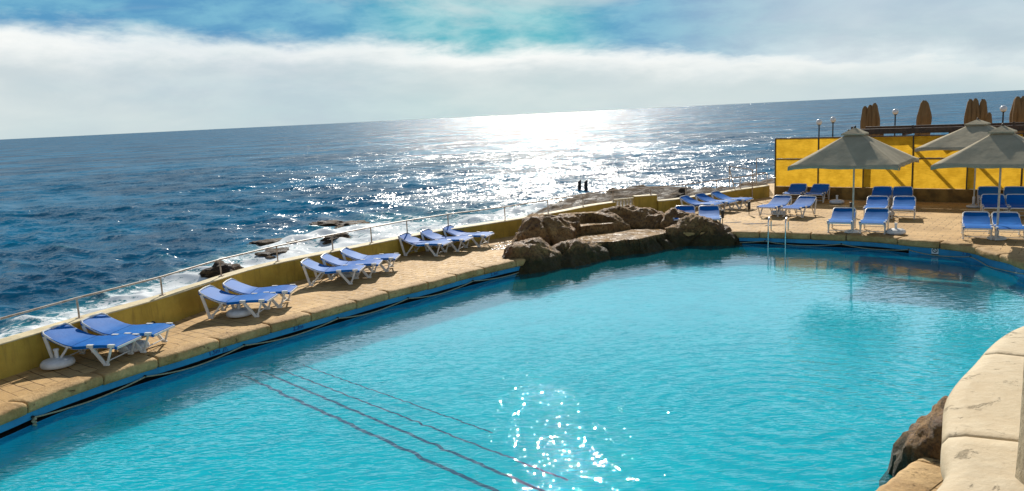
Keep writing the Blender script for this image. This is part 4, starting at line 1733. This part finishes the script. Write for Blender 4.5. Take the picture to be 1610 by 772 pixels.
def sea_rock(x_, y_, r, h, seed, label):
    mb = MB()
    bm = bmesh.new()
    bmesh.ops.create_icosphere(bm, subdivisions=4, radius=1.0)
    for v in bm.verts:
        p = v.co.copy()
        q = p * 1.5 + Vector((seed, 0, 0))
        k = 1 + 0.45 * noise.noise(q) + 0.22 * noise.noise(q * 2.6) + 0.1 * noise.noise(q * 6)
        v.co = Vector((p.x * r * k * 1.3, p.y * r * 0.9 * k, p.z * h * 0.72 * k))
    me = bpy.data.meshes.new('sea_rock')
    bm.to_mesh(me)
    bm.free()
    for pl in me.polygons:
        pl.use_smooth = True
    me.materials.append(M['shore'])
    o = bpy.data.objects.new('sea_rock', me)
    COL.objects.link(o)
    o.location = (x_, y_, SEA_Z)
    o.rotation_euler = (0, 0, seed)
    tag(o, label, 'rock')


sea_rock(-12.9, 34.2, 0.75, 0.75, 1.0, 'dark rock in white surf, beyond the wall behind the second lounger pair')
sea_rock(-12.0, 39.2, 0.9, 0.38, 2.0, 'low dark rock awash right behind the biggest surf rock')
sea_rock(-13.4, 43.2, 1.0, 0.25, 3.3, 'long flat dark rock awash farther out above the second pair')
sea_rock(-9.8, 43.5, 0.7, 0.40, 4.2, 'small brown rock in surf beyond the wall above the row of three')
sea_rock(-11.8, 50.5, 1.0, 0.25, 6.1, 'dark weedy rock in a wave above the long railing')
sea_rock(-10.2, 49.5, 1.0, 0.22, 7.7, 'low weedy rock right of the dark one in the same wave')
sea_rock(-14.6, 21.5, 0.7, 0.28, 8.8, 'small dark rock breaking the surf at the far left')

# two dark posts in the sea
pr_ = None
for x_, y_, lab in ((5.75, 64.0, 'left one of two dark upright posts standing in the bright sea'), (6.23, 63.6, 'right one of two dark upright posts standing in the bright sea')):
    mb = MB()
    w_, d_ = 0.13, 0.16
    mb.add([(-w_, -d_, -1.2), (w_, -d_, -1.2), (w_, d_, -1.2), (-w_, d_, -1.2), (-w_, -d_, 0.72), (w_, -d_, 0.92), (w_, d_, 0.92), (-w_, d_, 0.72)],
           [(0, 3, 2, 1), (4, 5, 6, 7), (0, 1, 5, 4), (1, 2, 6, 5), (2, 3, 7, 6), (3, 0, 4, 7)])
    o = mb.build('mooring_post', M['dark_post'], bevel=0.01)
    o.location = (x_, y_, SEA_Z)
    tag(o, lab, 'post', 'posts in the sea')


def build_sea():
    na = 1150
    az = np.radians(np.linspace(-62, 62, na))
    r1 = np.exp(np.arange(math.log(13.5), math.log(420), 0.0052))
    r2 = np.exp(np.linspace(math.log(430), math.log(60000), 90))
    rr = np.concatenate([r1, r2])
    Rg, A = np.meshgrid(rr, az, indexing='ij')
    X = Rg * np.sin(A)
    Y = Rg * np.cos(A)
    Z = np.zeros_like(X)
    DX = np.zeros_like(X)
    DY = np.zeros_like(X)
    rng = np.random.default_rng(5)
    cell = Rg * max((az[1] - az[0]), 0.0072)
    for k in range(64):
        lam = 0.5 * (5.2 / 0.5) ** ((k + rng.random()) / 64)
        th = math.radians(250) + rng.normal(0, 0.62)
        kx, ky = math.cos(th) * 2 * math.pi / lam, math.sin(th) * 2 * math.pi / lam
        amp = 0.0135 * lam ** 0.25
        f = np.clip(lam / (cell * 3.0) - 0.7, 0, 1)
        ph = kx * X + ky * Y + rng.random() * 6.283
        w = amp * f
        Z += np.cos(ph) * w
        DX -= np.sin(ph) * w * math.cos(th) * 0.9
        DY -= np.sin(ph) * w * math.sin(th) * 0.9
    # a breaking swell near the shelf
    cyl = coast_y(X)
    dist = Y - cyl
    sw = np.exp(-((dist - 5.0 - 1.2 * np.sin(X * 0.35)) / 1.1) ** 2) * 0.28 * (0.5 + 0.5 * np.sin(X * 0.55 + 1))
    Z += np.where(Rg < 120, sw, 0)
    foam = np.clip(1.0 - (dist + 1.5) / np.interp(X, [-16, -8, 0, 10, 20], [16.0, 20.0, 15.0, 14.0, 13.0]), 0, 1) ** 0.9
    foam = np.where(Rg < 130, foam, 0)
    crest = np.clip((Z - 0.10) * 3.5, 0, 0.38) * np.clip(1.4 - Rg / 160, 0, 1)
    foam = np.clip(foam + crest + sw * 0.9, 0, 1)
    X2, Y2 = X + DX, Y + DY
    nr = len(rr)
    co = np.stack([X2, Y2, Z + SEA_Z], -1).reshape(-1, 3).astype(np.float32)
    i = np.arange(nr - 1)[:, None] * na + np.arange(na - 1)[None, :]
    q = np.stack([i, i + na, i + na + 1, i + 1], -1).reshape(-1, 4)[:, ::-1]
    nf = len(q)
    me = bpy.data.meshes.new('sea')
    me.vertices.add(len(co))
    me.vertices.foreach_set('co', co.ravel())
    me.loops.add(nf * 4)
    me.loops.foreach_set('vertex_index', q.ravel().astype(np.int32))
    me.polygons.add(nf)
    me.polygons.foreach_set('loop_start', np.arange(0, nf * 4, 4, dtype=np.int32))
    me.polygons.foreach_set('loop_total', np.full(nf, 4, dtype=np.int32))
    me.polygons.foreach_set('use_smooth', np.ones(nf, dtype=bool))
    me.update()
    at = me.attributes.new('foam', 'FLOAT', 'POINT')
    at.data.foreach_set('value', foam.ravel().astype(np.float32))
    me.materials.append(M['sea'])
    o = bpy.data.objects.new('sea', me)
    COL.objects.link(o)
    tag(o, kind='structure')
    if me.polygons[0].normal.z < 0:
        me.flip_normals()


build_sea()


# ================================================================ NEAR TERRACE, PARAPET
def build_parapet():
    pts = [(-4.0, 0.45), (-2.4, 0.30), (-1.0, 0.28), (-0.1, 0.62), (0.72, 1.29), (0.86, 1.49), (1.02, 1.76), (1.20, 1.97), (1.51, 2.27), (2.05, 2.55), (3.0, 2.75), (4.5, 2.8)]
    line = catmull(pts, False, 0.06)
    nr = normals2(line)                      # left of travel = towards the pool
    rt = thing('parapet', (0.7, 1.3, 2.3), 0, 'pale curved stone parapet with jointed coping slabs at the bottom right', 'parapet')
    ox, oy, oz = 0.7, 1.3, 2.3
    s = np.concatenate([[0], np.cumsum(np.linalg.norm(np.diff(line, axis=0), axis=1))])
    prof = [(0.0, -0.075), (0.012, -0.05), (0.012, -0.02), (0.0, -0.004), (-0.03, 0.004), (-0.20, 0.010), (-0.40, 0.008), (-0.42, -0.01), (-0.42, -0.075)]
    K = len(prof)
    # joints placed where the photograph shows them
    j1 = s[int(np.argmin((line[:, 0] - 0.90) ** 2 + (line[:, 1] - 1.56) ** 2))]
    j2 = s[int(np.argmin((line[:, 0] - 1.27) ** 2 + (line[:, 1] - 2.04) ** 2))]
    L = j2 - j1
    cuts = [j1 + (k) * L for k in range(-8, 9)]
    cuts = [c for c in cuts if 0 < c < s[-1]]
    mb = MB()
    for a, b_ in zip(cuts[:-1], cuts[1:]):
        us = [a + 0.0025, a + 0.010] + list(np.arange(a + 0.03, b_ - 0.02, 0.04)) + [b_ - 0.010, b_ - 0.0025]
        rows = []
        for ii, u in enumerate(us):
            cx, cy = np.interp(u, s, line[:, 0]), np.interp(u, s, line[:, 1])
            nx_, ny_ = np.interp(u, s, nr[:, 0]), np.interp(u, s, nr[:, 1])
            e = 0.004 if ii in (0, len(us) - 1) else 0
            for k, (o_, z_) in enumerate(prof):
                w = noise.noise(Vector((cx * 6, cy * 6, k))) * 0.003
                rows.append((cx + nx_ * (o_ - e * (k < 4)) - ox, cy + ny_ * (o_ - e * (k < 4)) - oy, 3.2 + z_ - e * (2 <= k <= 7) + w - oz))
        n = len(us)
        fs = [(i * K + k, i * K + (k + 1) % K, (i + 1) * K + (k + 1) % K, (i + 1) * K + k) for i in range(n - 1) for k in range(K)]
        fs.append(tuple(range(K - 1, -1, -1)))
        fs.append(tuple((n - 1) * K + k for k in range(K)))
        mb.add(rows, fs)
    mb.build('coping_slab', M['parapet'], rt, ang=60)
    mb = MB()
    pr = [(-0.02, -3.2), (-0.02, -0.078), (-0.395, -0.078), (-0.395, -3.2)]
    rows = []
    for i in range(len(line)):
        for o_, z_ in pr:
            q = line[i] + nr[i] * o_
            rows.append((q[0] - ox, q[1] - oy, 3.2 + z_ - oz))
    K = 4
    fs = [(i * K + k, i * K + (k + 1) % K, (i + 1) * K + (k + 1) % K, (i + 1) * K + k) for i in range(len(line) - 1) for k in range(K)]
    mb.add(rows, fs)
    mb.build('wall_body', M['parapet_rough'], rt)
    # joint filler a little below the slabs
    mb = MB()
    pr = [(0.0, -0.06), (0.0, -0.012), (-0.41, -0.006), (-0.41, -0.06)]
    rows = []
    for i in range(len(line)):
        for o_, z_ in pr:
            q = line[i] + nr[i] * o_
            rows.append((q[0] - ox, q[1] - oy, 3.2 + z_ - oz))
    mb.add(rows, fs)
    mb.build('joint_filler', M['dark_wood'], rt)
    # terrace floor behind it
    mb = MB()
    mb.box((0.5, -2.4, 2.2), (9.0, 4.6, 0.2))
    o = mb.build('terrace', M['deck'], smooth=False)
    tag(o, kind='structure')


build_parapet()

pl = thing('pillar', (1.25, 1.17, 2.3), 0, 'rough pale rendered pillar cut by the right edge of the picture', 'pillar')
mb = MB()
nn_, rows = 40, 60
vs = []
for j in range(rows + 1):
    z_ = 0.9 + j * 0.055
    for k in range(nn_):
        a = 2 * math.pi * k / nn_
        c_, s_ = math.cos(a), math.sin(a)
        r = 0.36 / (abs(c_) ** 6 + abs(s_) ** 6) ** (1 / 6)
        w = noise.noise(Vector((c_ * 2, s_ * 2, z_ * 1.6))) * 0.014 + noise.noise(Vector((c_ * 7, s_ * 7, z_ * 7))) * 0.006
        vs.append(((r + w) * c_, (r * 0.62 + w) * s_, z_))
fs = [(j * nn_ + k, j * nn_ + (k + 1) % nn_, (j + 1) * nn_ + (k + 1) % nn_, (j + 1) * nn_ + k) for j in range(rows) for k in range(nn_)]
fs.append(tuple(rows * nn_ + k for k in range(nn_)))
mb.add(vs, fs)
mb.build('shaft', M['parapet_rough'], pl, ang=60)

bpy.context.view_layer.update()
